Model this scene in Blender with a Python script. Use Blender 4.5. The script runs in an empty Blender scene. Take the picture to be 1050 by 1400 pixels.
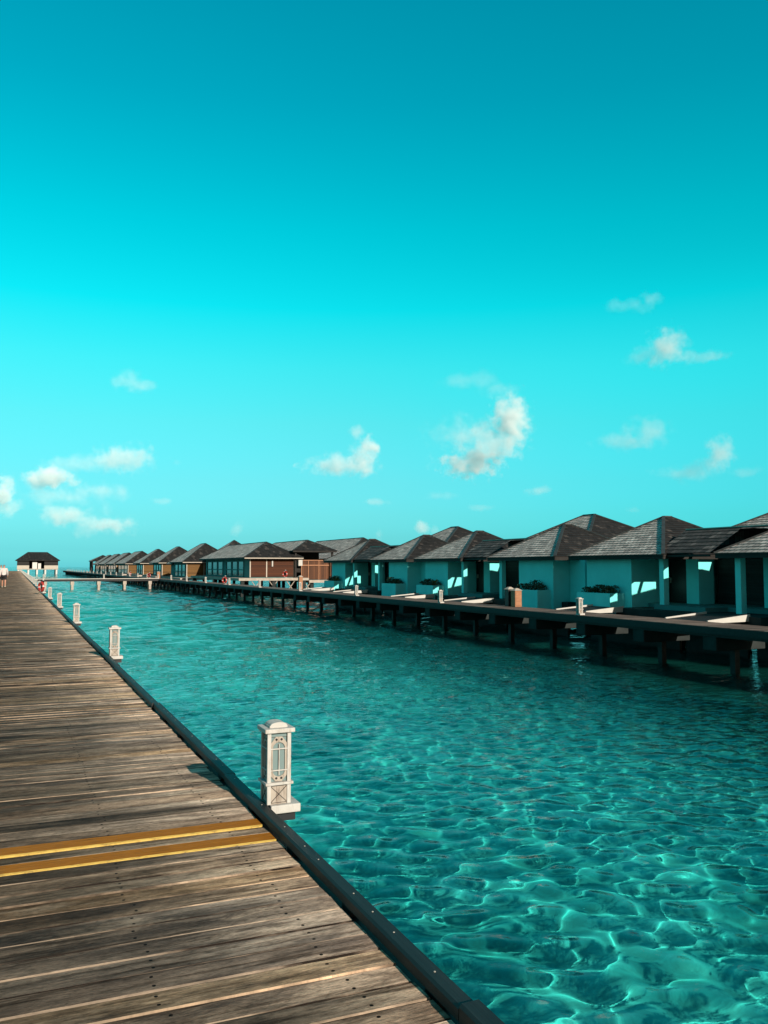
import bpy, bmesh, math, random
import numpy as np
from mathutils import Vector, Matrix
R = math.radians
SC = bpy.context.scene
COL = SC.collection

# ------------------------------------------------------------------ camera
CAM_Z = 1.55
cam = bpy.data.cameras.new('camera')
cam.sensor_fit = 'VERTICAL'
cam.sensor_height = 36.0
cam.lens = 36.0 * 1130.0 / 1400.0
cam.clip_start = 0.05
cam.clip_end = 30000.0
cam_ob = bpy.data.objects.new('camera', cam)
COL.objects.link(cam_ob)
cam_ob.location = (0, 0, CAM_Z)
PITCH = math.atan(74.5 / 1130.0)
cam_ob.rotation_euler = (R(90) + PITCH, 0, -R(24.0))
SC.camera = cam_ob

# ------------------------------------------------------------------ sky and sun
SUN_AZ, SUN_EL = R(171.0), R(21.5)          # azimuth clockwise from +Y
S = Vector((math.sin(SUN_AZ) * math.cos(SUN_EL), math.cos(SUN_AZ) * math.cos(SUN_EL), math.sin(SUN_EL)))
world = bpy.data.worlds.new('World')
SC.world = world
world.use_nodes = True
wt = world.node_tree
bg = wt.nodes['Background']
sky = wt.nodes.new('ShaderNodeTexSky')
sky.sky_type = 'NISHITA'
sky.sun_disc = False
sky.sun_elevation = SUN_EL
sky.sun_rotation = SUN_AZ
tc = wt.nodes.new('ShaderNodeTexCoord')
sep = wt.nodes.new('ShaderNodeSeparateXYZ')
wt.links.new(tc.outputs['Generated'], sep.inputs[0])
ramp = wt.nodes.new('ShaderNodeValToRGB')       # tropical cyan grade of the clear sky, by elevation only
wt.links.new(sep.outputs['Z'], ramp.inputs[0])
stops = [(0.0, (.130, .62, .92)), (.020, (.098, .44, .67)), (.035, (.095, .40, .57)), (.06, (.103, .40, .50)), (.10, (.112, .437, .465)), (.17, (.105, .55, .475)), (.235, (.066, .68, .535)),
         (.30, (.006, .78, .60)), (.38, (.0, .755, .588)), (.50, (.0, .65, .55)), (.62, (.0, .62, .54)), (1.0, (.03, .55, .5))]
er = ramp.color_ramp
while len(er.elements) < len(stops):
    er.elements.new(0.5)
for e, (p, c) in zip(er.elements, stops):
    e.position = p
    e.color = (*c, 1)
mul = wt.nodes.new('ShaderNodeMix')
mul.data_type = 'RGBA'
mul.blend_type = 'MULTIPLY'
mul.inputs['Factor'].default_value = 1
wt.links.new(sky.outputs[0], mul.inputs['A'])
dot = wt.nodes.new('ShaderNodeVectorMath')        # the sky whitens round the sun (behind the viewer)
dot.operation = 'DOT_PRODUCT'
wt.links.new(tc.outputs['Generated'], dot.inputs[0])
dot.inputs[1].default_value = S
glow = wt.nodes.new('ShaderNodeMapRange')
glow.interpolation_type = 'SMOOTHSTEP'
glow.inputs['From Min'].default_value = 0.1
glow.inputs['From Max'].default_value = 0.85
wt.links.new(dot.outputs['Value'], glow.inputs['Value'])
mixg = wt.nodes.new('ShaderNodeMix')
mixg.data_type = 'RGBA'
wt.links.new(glow.outputs['Result'], mixg.inputs['Factor'])
wt.links.new(ramp.outputs[0], mixg.inputs['A'])
mixg.inputs['B'].default_value = (.12, .105, .095, 1)
wt.links.new(mixg.outputs['Result'], mul.inputs['B'])
def rng_node(sock, a, b, c, d):
    n = wt.nodes.new('ShaderNodeMapRange')
    n.interpolation_type = 'SMOOTHSTEP'
    for k, v in (('From Min', a), ('From Max', b), ('To Min', c), ('To Max', d)):
        n.inputs[k].default_value = v
    wt.links.new(sock, n.inputs['Value'])
    return n.outputs['Result']
low = wt.nodes.new('ShaderNodeMath')              # low sky stays as bright toward +X as ahead
low.operation = 'MULTIPLY'
wt.links.new(rng_node(sep.outputs['X'], .30, .80, 0, 1), low.inputs[0])
wt.links.new(rng_node(sep.outputs['Z'], .20, .36, 1, 0), low.inputs[1])
even = wt.nodes.new('ShaderNodeMix')
even.data_type = 'RGBA'
wt.links.new(low.outputs[0], even.inputs[0])
even.inputs[6].default_value = (1, 1, 1, 1)
even.inputs[7].default_value = (.60, 1.19, 1.20, 1)
mul2 = wt.nodes.new('ShaderNodeMix')
mul2.data_type = 'RGBA'
mul2.blend_type = 'MULTIPLY'
mul2.inputs[0].default_value = 1
wt.links.new(mul.outputs[2], mul2.inputs[6])
wt.links.new(even.outputs[2], mul2.inputs[7])
gain = wt.nodes.new('ShaderNodeVectorMath')
gain.operation = 'SCALE'
gain.inputs['Scale'].default_value = 2.2
wt.links.new(mul2.outputs[2], gain.inputs[0])
wt.links.new(gain.outputs[0], bg.inputs['Color'])
bg.inputs['Strength'].default_value = 0.1
sun = bpy.data.lights.new('sun', 'SUN')
sun.energy = 5.0
sun.angle = R(0.5)
sun.color = (1.0, .90, .77)
sun.cycles.is_caustics_light = True
sun_ob = bpy.data.objects.new('sun', sun)
COL.objects.link(sun_ob)
sun_ob.location = (20, -60, 40)
sun_ob.rotation_euler = (-S).to_track_quat('-Z', 'Y').to_euler()
SC.view_settings.view_transform = 'Standard'
SC.view_settings.look = 'None'
SC.view_settings.gamma = 1
SC.view_settings.exposure = 0.40
SC.view_settings.use_curve_mapping = False
SC.cycles.max_bounces = 10
SC.cycles.diffuse_bounces = 3
SC.cycles.glossy_bounces = 4
SC.cycles.transmission_bounces = 6
SC.cycles.transparent_max_bounces = 12
SC.cycles.volume_bounces = 5
SC.cycles.caustics_refractive = True
SC.cycles.caustics_reflective = False
SC.cycles.blur_glossy = 0.3
SC.cycles.sample_clamp_indirect = 6
SC.cycles.sample_clamp_direct = 30
SC.cycles.use_denoising = True
SC.cycles.denoiser = 'OPENIMAGEDENOISE'
SC.cycles.denoising_input_passes = 'RGB_ALBEDO_NORMAL'
# ------------------------------------------------------------------ small helpers
def mat(name):
    m = bpy.data.materials.new(name)
    m.use_nodes = True
    return m, m.node_tree, m.node_tree.nodes['Principled BSDF']

def nd(nt, kind, **kw):
    n = nt.nodes.new('ShaderNode' + kind)
    for k, v in kw.items():
        if hasattr(n, k):
            setattr(n, k, v)
        else:
            n.inputs[k.replace('_', ' ')].default_value = v
    return n

def coords(nt, scale=(1, 1, 1), rot=(0, 0, 0), out='Object'):
    t = nd(nt, 'TexCoord')
    mp = nd(nt, 'Mapping')
    mp.inputs['Scale'].default_value = scale
    mp.inputs['Rotation'].default_value = rot
    nt.links.new(t.outputs[out], mp.inputs[0])
    return mp.outputs[0]

def noise(nt, vec, scale, detail=5, rough=.55):
    n = nd(nt, 'TexNoise')
    n.inputs['Scale'].default_value = scale
    n.inputs['Detail'].default_value = detail
    n.inputs['Roughness'].default_value = rough
    if vec is not None:
        nt.links.new(vec, n.inputs['Vector'])
    return n.outputs['Fac']

def cramp(nt, fac, stops):
    r = nd(nt, 'ValToRGB')
    e = r.color_ramp.elements
    while len(e) < len(stops):
        e.new(.5)
    for el, (p, c) in zip(e, stops):
        el.position = p
        el.color = (*c, 1) if len(c) == 3 else c
    nt.links.new(fac, r.inputs[0])
    return r.outputs[0]

def mixc(nt, fac, a, b, mode='MIX'):
    m = nd(nt, 'Mix', data_type='RGBA', blend_type=mode)
    for sock, v in (('Factor', fac), ('A', a), ('B', b)):
        s = [i for i in m.inputs if i.name == sock and (i.type == 'RGBA' or (sock == 'Factor' and i.type == 'VALUE'))][0]
        if hasattr(v, 'links'):
            nt.links.new(v, s)
        elif isinstance(v, (int, float)):
            s.default_value = v
        else:
            s.default_value = (*v, 1)
    return [o for o in m.outputs if o.type == 'RGBA'][0]

def math_(nt, op, a, b=0.0, c=0.0):
    m = nd(nt, 'Math', operation=op)
    for i, v in enumerate((a, b, c)):
        if hasattr(v, 'links'):
            nt.links.new(v, m.inputs[i])
        else:
            m.inputs[i].default_value = v
    return m.outputs[0]

def bump(nt, b, h, dist, strength=1.0):
    n = nd(nt, 'Bump')
    n.inputs['Distance'].default_value = dist
    n.inputs['Strength'].default_value = strength
    nt.links.new(h, n.inputs['Height'])
    nt.links.new(n.outputs[0], b.inputs['Normal'])

# ------------------------------------------------------------------ lagoon
WATER_Z = -1.25
SEABED_Z = -1.80

def lin_nodes(lo, hi, fa, fb, step, growth):
    a = list(np.arange(fa, fb + 1e-6, step))
    s = step
    while a[-1] < hi:
        s *= growth
        a.append(a[-1] + s)
    s = step
    while a[0] > lo:
        s *= max(growth, 1.05)
        a.insert(0, a[0] - s)
    return np.array(a)

def wave_height(X, Y, LX, LY):
    rng = np.random.RandomState(7)
    Z = np.zeros_like(X)
    for i in range(64):
        lam = .235 * (.60 / .235) ** (i / 63.0)
        th = R(68) + rng.normal(0, 1.0)
        k = 2 * math.pi / lam
        amp = .0031 * lam ** 1.1
        ph = rng.uniform(0, 6.283)
        kx, ky = k * math.cos(th), k * math.sin(th)
        fx = np.clip((lam / LX - 3) / 3, 0, 1)
        fy = np.clip((lam / LY - 3) / 3, 0, 1)
        Z += amp * fx * fy * np.sin(kx * X + ky * Y + ph + .5 * np.sin(.31 * kx * Y - .27 * ky * X + 2 * ph))
    # the open channel, away from the lee of the boardwalk, is choppier
    s = np.clip((Y + .25 * X - 7) / 18, 0, 1)
    Z *= 1 + .3 * s * s * (3 - 2 * s)
    t = np.clip((Y + .25 * X - 16) / 30, 0, 1)
    t = t * t * (3 - 2 * t)
    for i in range(26):
        lam = 1.1 * (4.6 / 1.1) ** (i / 25.0)
        th = R(-70) + rng.normal(0, .8)
        k = 2 * math.pi / lam
        fx = np.clip((lam / LX - 3) / 3, 0, 1)
        fy = np.clip((lam / LY - 3) / 3, 0, 1)
        Z += .0065 * lam * t * fx * fy * np.sin(k * math.cos(th) * X + k * math.sin(th) * Y + rng.uniform(0, 6.283))
    return Z

def grid_mesh(name, xs, ys, zs):
    nx, ny = len(xs), len(ys)
    X, Y = np.meshgrid(xs, ys)
    co = np.stack([X, Y, zs], -1).reshape(-1, 3).astype(np.float32)
    i = np.arange(nx * ny).reshape(ny, nx)
    q = np.stack([i[:-1, :-1], i[:-1, 1:], i[1:, 1:], i[1:, :-1]], -1).reshape(-1, 4)
    me = bpy.data.meshes.new(name)
    me.vertices.add(len(co))
    me.vertices.foreach_set('co', co.ravel())
    me.loops.add(q.size)
    me.loops.foreach_set('vertex_index', q.ravel().astype(np.int32))
    me.polygons.add(len(q))
    me.polygons.foreach_set('loop_start', np.arange(0, q.size, 4, dtype=np.int32))
    me.polygons.foreach_set('use_smooth', np.ones(len(q), dtype=bool))
    me.update(calc_edges=True)
    return me

def make_water():
    xs = lin_nodes(-6000, 6000, 0.9, 13.0, .028, 1.035)
    ys = lin_nodes(-60, 9000, 1.0, 9.0, .028, 1.0047)
    X, Y = np.meshgrid(xs, ys)
    LX, LY = np.meshgrid(np.gradient(xs), np.gradient(ys))
    me = grid_mesh('water', xs, ys, WATER_Z + wave_height(X, Y, LX, LY))
    o = bpy.data.objects.new('water', me)
    COL.objects.link(o)
    o['kind'] = 'structure'
    m, nt, b = mat('sea_water')
    b.inputs['Base Color'].default_value = (.60, 1, .96, 1)
    b.inputs['Transmission Weight'].default_value = 1
    b.inputs['Roughness'].default_value = 0
    b.inputs['IOR'].default_value = 1.18
    v = coords(nt, (.34, 1, 1))
    h = math_(nt, 'ADD', noise(nt, v, 7.5, 3, .55), math_(nt, 'ADD', math_(nt, 'MULTIPLY', noise(nt, v, 1.6, 2, .5), 2.0), math_(nt, 'MULTIPLY', noise(nt, v, .45, 2, .5), 3.0)))
    rid = math_(nt, 'ABSOLUTE', math_(nt, 'SUBTRACT', noise(nt, v, 3.4, 3, .5), .5))
    h = math_(nt, 'SUBTRACT', h, math_(nt, 'MULTIPLY', rid, 3.2))
    sp = nd(nt, 'SeparateXYZ')
    nt.links.new(nd(nt, 'TexCoord').outputs['Object'], sp.inputs[0])
    calm = nd(nt, 'MapRange', interpolation_type='SMOOTHSTEP')      # lee of the boardwalk is smoother, open channel rougher
    for k_, v_ in (('From Min', 6.0), ('From Max', 45.0), ('To Min', 0.0), ('To Max', 1.8)):
        calm.inputs[k_].default_value = v_
    nt.links.new(math_(nt, 'ADD', sp.outputs[1], math_(nt, 'MULTIPLY', sp.outputs[0], .25)), calm.inputs['Value'])
    bump(nt, b, h, .055, .45)
    bn = [n for n in nt.nodes if n.type == 'BUMP'][0]
    bn.inputs['Strength'].default_value = 1
    nt.links.new(math_(nt, 'MULTIPLY', calm.outputs['Result'], .075), bn.inputs['Distance'])
    me.materials.append(m)
    o.cycles.is_caustics_caster = True

def make_seabed():
    xs = lin_nodes(-6000, 6000, -10, 40, .4, 1.15)
    ys = lin_nodes(-70, 9000, -4, 60, .4, 1.1)
    X, Y = np.meshgrid(xs, ys)
    Z = SEABED_Z + .05 * np.sin(X * .9 + 1.3 * np.sin(Y * .5)) * np.sin(Y * .8) + .03 * np.sin(2.1 * X + Y)
    me = grid_mesh('seabed', xs, ys, Z)
    o = bpy.data.objects.new('seabed', me)
    COL.objects.link(o)
    o['kind'] = 'structure'
    m, nt, b = mat('sandy_seabed')
    b.inputs['Roughness'].default_value = 1
    b.inputs['Specular IOR Level'].default_value = 0
    v = coords(nt)
    big = noise(nt, v, .55, 6, .6)
    c = cramp(nt, big, [(.30, (.012, .20, .175)), (.45, (.035, .47, .42)), (.66, (.09, .76, .68))])
    fine = noise(nt, v, 9, 4, .6)
    c = mixc(nt, cramp(nt, fine, [(.40, (1, 1, 1)), (.62, (0, 0, 0))]), c, mixc(nt, .35, c, (.03, .12, .10)))
    # seabed painted dark along the jetty, standing in for villa reflections and shade
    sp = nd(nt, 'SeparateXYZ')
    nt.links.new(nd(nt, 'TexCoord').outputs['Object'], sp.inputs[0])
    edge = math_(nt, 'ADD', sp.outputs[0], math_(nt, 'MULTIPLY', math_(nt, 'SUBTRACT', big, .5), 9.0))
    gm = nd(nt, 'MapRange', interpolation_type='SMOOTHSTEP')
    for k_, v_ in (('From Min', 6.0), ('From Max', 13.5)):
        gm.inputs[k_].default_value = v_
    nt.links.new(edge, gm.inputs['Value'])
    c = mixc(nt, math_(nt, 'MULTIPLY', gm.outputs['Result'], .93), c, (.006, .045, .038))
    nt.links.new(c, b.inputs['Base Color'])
    me.materials.append(m)
    o.cycles.is_caustics_receiver = True

make_water()
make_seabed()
# ------------------------------------------------------------------ mesh builder
class MB:
    def __init__(self):
        self.v, self.f, self.m, self.uv, self.sm = [], [], [], [], []

    def face(self, pts, m=0, uv=None, smooth=False):
        i = len(self.v)
        self.v += [tuple(p) for p in pts]
        self.f.append(tuple(range(i, i + len(pts))))
        self.m.append(m)
        self.sm.append(smooth)
        self.uv.append(uv or [(p[0] + p[1], p[2]) for p in pts])

    def mesh8(self, c, m=0):
        # c: bottom four (ccw from above) then top four
        i = len(self.v)
        self.v += [tuple(p) for p in c]
        for q in ((3, 2, 1, 0), (4, 5, 6, 7), (0, 1, 5, 4), (1, 2, 6, 5), (2, 3, 7, 6), (3, 0, 4, 7)):
            self.f.append(tuple(i + k for k in q))
            self.m.append(m)
            self.sm.append(False)
            self.uv.append([(c[k][0] + c[k][1], c[k][2]) for k in q])

    def box(self, x0, x1, y0, y1, z0, z1, m=0):
        self.mesh8([(x0, y0, z0), (x1, y0, z0), (x1, y1, z0), (x0, y1, z0),
                    (x0, y0, z1), (x1, y0, z1), (x1, y1, z1), (x0, y1, z1)], m)

    def bar(self, p, q, w, h, m=0):
        p, q = Vector(p), Vector(q)
        d = (q - p).normalized()
        s = d.cross(Vector((0, 0, 1)))
        s = s.normalized() if s.length > 1e-4 else Vector((1, 0, 0))
        u = s.cross(d).normalized()
        a, b = s * w / 2, u * h / 2
        self.mesh8([p - a - b, p + a - b, q + a - b, q - a - b, p - a + b, p + a + b, q + a + b, q - a + b], m)

    def tube(self, p, q, r0, r1, n=10, m=0):
        p, q = Vector(p), Vector(q)
        d = (q - p).normalized()
        s = d.orthogonal().normalized()
        u = d.cross(s)
        i = len(self.v)
        for c, r in ((p, r0), (q, r1)):
            for k in range(n):
                t = 2 * math.pi * k / n
                self.v.append(tuple(c + s * r * math.cos(t) + u * r * math.sin(t)))
        for k in range(n):
            k2 = (k + 1) % n
            self.f.append((i + k, i + k2, i + n + k2, i + n + k))
            self.m.append(m); self.sm.append(True); self.uv.append([(0, 0)] * 4)
        self.f.append(tuple(i + n - 1 - k for k in range(n)))
        self.f.append(tuple(i + n + k for k in range(n)))
        self.m += [m, m]; self.sm += [False, False]; self.uv += [[(0, 0)] * n] * 2

    def prism(self, poly, axis, a, b, m=0):
        """poly: 2-D outline, extruded from a to b along axis ('x','y','z')."""
        def P(p, t):
            return {'x': (t, p[0], p[1]), 'y': (p[0], t, p[1]), 'z': (p[0], p[1], t)}[axis]
        n = len(poly)
        self.face([P(p, a) for p in poly][::-1], m)
        self.face([P(p, b) for p in poly], m)
        for k in range(n):
            k2 = (k + 1) % n
            self.face([P(poly[k], a), P(poly[k2], a), P(poly[k2], b), P(poly[k], b)], m)

    def build(self, name, mats, parent=None, bevel=0.0, loc=None):
        me = bpy.data.meshes.new(name)
        me.from_pydata(self.v, [], self.f)
        for x in (mats if isinstance(mats, (list, tuple)) else [mats]):
            me.materials.append(x)
        me.polygons.foreach_set('material_index', self.m)
        me.polygons.foreach_set('use_smooth', self.sm)
        uv = me.uv_layers.new(name='UVMap')
        uv.data.foreach_set('uv', [c for f in self.uv for p in f for c in p])
        bm = bmesh.new()
        bm.from_mesh(me)
        bmesh.ops.recalc_face_normals(bm, faces=bm.faces)
        bm.to_mesh(me)
        bm.free()
        me.update()
        o = bpy.data.objects.new(name, me)
        COL.objects.link(o)
        if parent:
            o.parent = parent
        if loc:
            o.location = loc
        if bevel:
            bv = o.modifiers.new('bevel', 'BEVEL')
            bv.width = bevel
            bv.segments = 2
            bv.limit_method = 'ANGLE'
        return o

def tag(o, label, cat, group=None):
    o['label'] = label
    o['category'] = cat
    if group:
        o['group'] = group
    return o

def thing(name, label, cat, loc=(0, 0, 0), rz=0, group=None):
    o = bpy.data.objects.new(name, None)
    o.empty_display_size = .2
    COL.objects.link(o)
    o.location = loc
    o.rotation_euler = (0, 0, rz)
    return tag(o, label, cat, group)

def copy_tree(o, parent=None):
    c = o.copy()
    COL.objects.link(c)
    if parent:
        c.parent = parent
    for ch in list(o.children):
        copy_tree(ch, c)
    return c

# ------------------------------------------------------------------ materials
M = {}
def simple(name, col, rough=.6, spec=.4, var=.25, scale=3.0, bmp=.0, stretch=(1, 1, 1)):
    m, nt, b = mat(name)
    v = coords(nt, stretch)
    f = noise(nt, v, scale, 6, .6)
    lo = tuple(c * (1 - var) for c in col)
    hi = tuple(min(1, c * (1 + var)) for c in col)
    nt.links.new(cramp(nt, f, [(.3, lo), (.7, hi)]), b.inputs['Base Color'])
    b.inputs['Roughness'].default_value = rough
    b.inputs['Specular IOR Level'].default_value = spec
    if bmp:
        bump(nt, b, f, bmp, .6)
    M[name] = m
    return m

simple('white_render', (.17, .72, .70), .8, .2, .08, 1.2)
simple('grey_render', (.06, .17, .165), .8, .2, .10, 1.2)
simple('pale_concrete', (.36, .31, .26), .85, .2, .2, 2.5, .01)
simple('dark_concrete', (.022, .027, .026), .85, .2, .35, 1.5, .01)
simple('dark_timber', (.012, .012, .012), .6, .3, .4, 2, .004, (1, 6, 6))
simple('soffit_timber', (.02, .018, .016), .7, .2, .3, 3)
simple('door_timber', (.018, .012, .010), .45, .4, .4, 4, 0, (1, 8, 1))
simple('bright_trim', (.40, .35, .29), .6, .3, .1, 3)
simple('ramp_board', (.47, .45, .41), .55, .3, .06, 4)
simple('soil', (.03, .022, .016), 1, .1, .4, 12)
simple('red_plastic', (.34, .03, .02), .4, .5, .08, 6)
simple('white_plastic', (.5, .48, .45), .4, .5, .05, 6)
simple('cabinet_timber', (.30, .14, .07), .6, .3, .3, 5, .003, (1, 1, 8))
simple('lamp_hole', (.02, .02, .02), .8, .1, .1)
simple('black_steel', (.012, .012, .014), .4, .5, .2)

def stained(name, col, stain):
    m, nt, b = mat(name)
    f = noise(nt, coords(nt), 14, 6, .65)
    c = cramp(nt, f, [(.3, tuple(x * .88 for x in col)), (.7, tuple(x * 1.08 for x in col))])
    oi = nd(nt, 'ObjectInfo')
    off = nd(nt, 'VectorMath', operation='ADD')
    nt.links.new(coords(nt, (30, 30, 5)), off.inputs[0])
    nt.links.new(oi.outputs['Location'], off.inputs[1])
    run = noise(nt, off.outputs[0], 1.0, 6, .7)
    c = mixc(nt, cramp(nt, run, [(.52, (0, 0, 0)), (.68, (.85, .85, .85))]), c, stain)
    nt.links.new(c, b.inputs['Base Color'])
    b.inputs['Roughness'].default_value = .75
    b.inputs['Specular IOR Level'].default_value = .25
    bump(nt, b, math_(nt, 'SUBTRACT', f, run), .003, .7)
    M[name] = m
stained('lamp_white', (.455, .44, .41), (.24, .19, .15))
stained('lamp_weathered', (.36, .315, .265), (.13, .09, .065))
m, nt, b = mat('lamp_glass')
b.inputs['Base Color'].default_value = (.16, .22, .22, 1)
b.inputs['Roughness'].default_value = .18
M['lamp_glass'] = m
m, nt, b = mat('window_glass')
b.inputs['Base Color'].default_value = (.008, .014, .016, 1)
b.inputs['Roughness'].default_value = .08
M['window_glass'] = m

def deck_material():
    m, nt, b = mat('weathered_deck_timber')
    geo = nd(nt, 'NewGeometry')
    rnd = geo.outputs['Random Per Island']
    t = nd(nt, 'TexCoord')
    # shift each board along its grain so boards do not continue one another
    comb = nd(nt, 'CombineXYZ')
    nt.links.new(math_(nt, 'MULTIPLY', rnd, 61.0), comb.inputs[0])
    nt.links.new(math_(nt, 'MULTIPLY', rnd, 17.0), comb.inputs[2])
    add = nd(nt, 'VectorMath', operation='ADD')
    nt.links.new(t.outputs['Object'], add.inputs[0])
    nt.links.new(comb.outputs[0], add.inputs[1])
    def grain(sx, sy, scale, det, rough):
        mp = nd(nt, 'Mapping')
        mp.inputs['Scale'].default_value = (sx, sy, 1)
        nt.links.new(add.outputs[0], mp.inputs[0])
        return noise(nt, mp.outputs[0], scale, det, rough)
    g1 = grain(1.0, 16, 2.2, 8, .68)
    g2 = grain(2.0, 60, 3.0, 6, .75)
    blot = grain(.8, 2.2, 2.0, 5, .6)
    fine = grain(9, 60, 6.0, 3, .6)
    base = cramp(nt, rnd, [(0, (.060, .056, .054)), (.12, (.17, .125, .090)), (.30, (.26, .225, .195)), (.43, (.095, .075, .058)), (.56, (.34, .285, .235)), (.68, (.19, .165, .148)), (.80, (.46, .34, .22)), (.90, (.080, .074, .072)), (1, (.29, .25, .215))])
    long_ = grain(.55, 5.0, 1.6, 4, .55)
    c = mixc(nt, cramp(nt, long_, [(.34, (0, 0, 0)), (.66, (1, 1, 1))]), mixc(nt, 1.0, base, (.50, .48, .46), 'MULTIPLY'), mixc(nt, .35, base, (.50, .40, .29)))
    c = mixc(nt, cramp(nt, g1, [(.36, (.9, .9, .9)), (.50, (0, 0, 0))]), c, mixc(nt, 1.0, c, (.36, .33, .31), 'MULTIPLY'))
    c = mixc(nt, cramp(nt, g2, [(.30, (.9, .9, .9)), (.40, (0, 0, 0))]), c, (.028, .020, .016))
    c = mixc(nt, cramp(nt, g2, [(.64, (0, 0, 0)), (.74, (.65, .65, .65))]), c, (.52, .42, .31))
    c = mixc(nt, cramp(nt, blot, [(.54, (0, 0, 0)), (.70, (.8, .8, .8))]), c, (.066, .054, .047))
    pale = grain(.9, 3.2, 1.3, 6, .7)
    c = mixc(nt, cramp(nt, pale, [(.58, (0, 0, 0)), (.70, (.6, .6, .6))]), c, (.46, .38, .29))
    # tone across the deck: darker toward the middle, paler toward the kerb
    sp = nd(nt, 'SeparateXYZ')
    nt.links.new(t.outputs['Object'], sp.inputs[0])
    wv = noise(nt, coords(nt, (1.6, .5, 1)), 1.0, 3, .5)
    xx = math_(nt, 'ADD', sp.outputs[0], math_(nt, 'MULTIPLY', wv, .7))
    tone_across = cramp(nt, math_(nt, 'MULTIPLY_ADD', xx, .4, .35), [(.20, (.52, .48, .45)), (.55, (.66, .64, .62)), (.82, (1.0, 1.0, 1.0)), (1, (1, 1, 1))])
    c = mixc(nt, 1.0, c, tone_across, 'MULTIPLY')
    # paler strip near the kerb
    c = mixc(nt, cramp(nt, math_(nt, 'MULTIPLY_ADD', xx, .4, .35), [(.78, (0, 0, 0)), (1, (.8, .8, .8))]), c, mixc(nt, 1.0, c, (2.1, 2.05, 2.0), 'MULTIPLY'))
    # screw heads: two per board on every joist line
    ny = math_(nt, 'FRACT', math_(nt, 'DIVIDE', math_(nt, 'ADD', math_(nt, 'MULTIPLY_ADD', sp.outputs[0], SKEW, sp.outputs[1]), 60.0), PITCH_Y))
    jit = math_(nt, 'MULTIPLY', math_(nt, 'SUBTRACT', rnd, .5), .05)
    mask = None
    for jx in (1.17, .52, -.13, -.80, -1.45):
        dx = math_(nt, 'ABSOLUTE', math_(nt, 'SUBTRACT', math_(nt, 'ADD', sp.outputs[0], jit), jx))
        for fy in (.27, .73):
            dy = math_(nt, 'MULTIPLY', math_(nt, 'ABSOLUTE', math_(nt, 'SUBTRACT', ny, fy)), PITCH_Y)
            r = math_(nt, 'SQRT', math_(nt, 'ADD', math_(nt, 'MULTIPLY', dx, dx), math_(nt, 'MULTIPLY', dy, dy)))
            k = math_(nt, 'LESS_THAN', r, .0075)
            mask = k if mask is None else math_(nt, 'MAXIMUM', mask, k)
    c = mixc(nt, mask, c, (.012, .010, .010))
    spk = grain(14, 46, 2.4, 5, .7)
    c = mixc(nt, 1.0, c, cramp(nt, spk, [(.30, (.55, .55, .55)), (.46, (.97, .97, .97)), (.66, (1.25, 1.25, 1.25))]), 'MULTIPLY')
    mott = grain(2.6, 9, 2.2, 6, .72)
    c = mixc(nt, 1.0, c, cramp(nt, mott, [(.32, (.58, .57, .56)), (.5, (.97, .97, .97)), (.68, (1.3, 1.28, 1.25))]), 'MULTIPLY')
    # highlight painted on the sun-facing front edges, broken by dark stretches
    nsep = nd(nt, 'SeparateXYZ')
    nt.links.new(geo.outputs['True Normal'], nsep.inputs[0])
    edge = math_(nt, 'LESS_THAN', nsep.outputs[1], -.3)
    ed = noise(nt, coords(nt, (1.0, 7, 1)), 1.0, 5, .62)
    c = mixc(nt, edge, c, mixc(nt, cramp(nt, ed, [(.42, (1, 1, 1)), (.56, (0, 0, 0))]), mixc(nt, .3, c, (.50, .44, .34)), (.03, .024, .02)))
    gm = nd(nt, 'Gamma')
    gm.inputs['Gamma'].default_value = 1.22
    nt.links.new(c, gm.inputs['Color'])
    c = mixc(nt, 1.0, gm.outputs[0], (1.50, 1.40, 1.40), 'MULTIPLY')
    nt.links.new(c, b.inputs['Base Color'])
    b.inputs['Roughness'].default_value = .8
    b.inputs['Specular IOR Level'].default_value = .05
    h = math_(nt, 'ADD', math_(nt, 'MULTIPLY', g1, .7), math_(nt, 'ADD', g2, math_(nt, 'MULTIPLY', spk, .6)))
    h = math_(nt, 'SUBTRACT', h, math_(nt, 'MULTIPLY', mask, .8))
    bump(nt, b, h, .0045, .8)
    return m
PITCH_Y = .145
SKEW = .03           # the boards were laid slightly out of square
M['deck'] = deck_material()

def jetty_material():
    m, nt, b = mat('grey_jetty_boards')
    t = nd(nt, 'TexCoord')
    sp = nd(nt, 'SeparateXYZ')
    nt.links.new(t.outputs['Object'], sp.inputs[0])
    row = math_(nt, 'DIVIDE', sp.outputs[1], .145)
    wn = nd(nt, 'TexWhiteNoise', noise_dimensions='1D')
    nt.links.new(math_(nt, 'FLOOR', row), wn.inputs['W'])
    c = cramp(nt, wn.outputs['Value'], [(0, (.09, .06, .046)), (.5, (.17, .115, .09)), (1, (.26, .18, .14))])
    gap = math_(nt, 'LESS_THAN', math_(nt, 'FRACT', row), .07)
    c = mixc(nt, gap, c, (.01, .01, .01))
    g = noise(nt, coords(nt, (1, 12, 1)), 3, 5, .6)
    c = mixc(nt, 1.0, c, cramp(nt, g, [(.3, (.65, .65, .65)), (.7, (1.2, 1.2, 1.2))]), 'MULTIPLY')
    nt.links.new(c, b.inputs['Base Color'])
    b.inputs['Roughness'].default_value = .8
    b.inputs['Specular IOR Level'].default_value = .2
    return m
M['jetty_boards'] = jetty_material()

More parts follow.
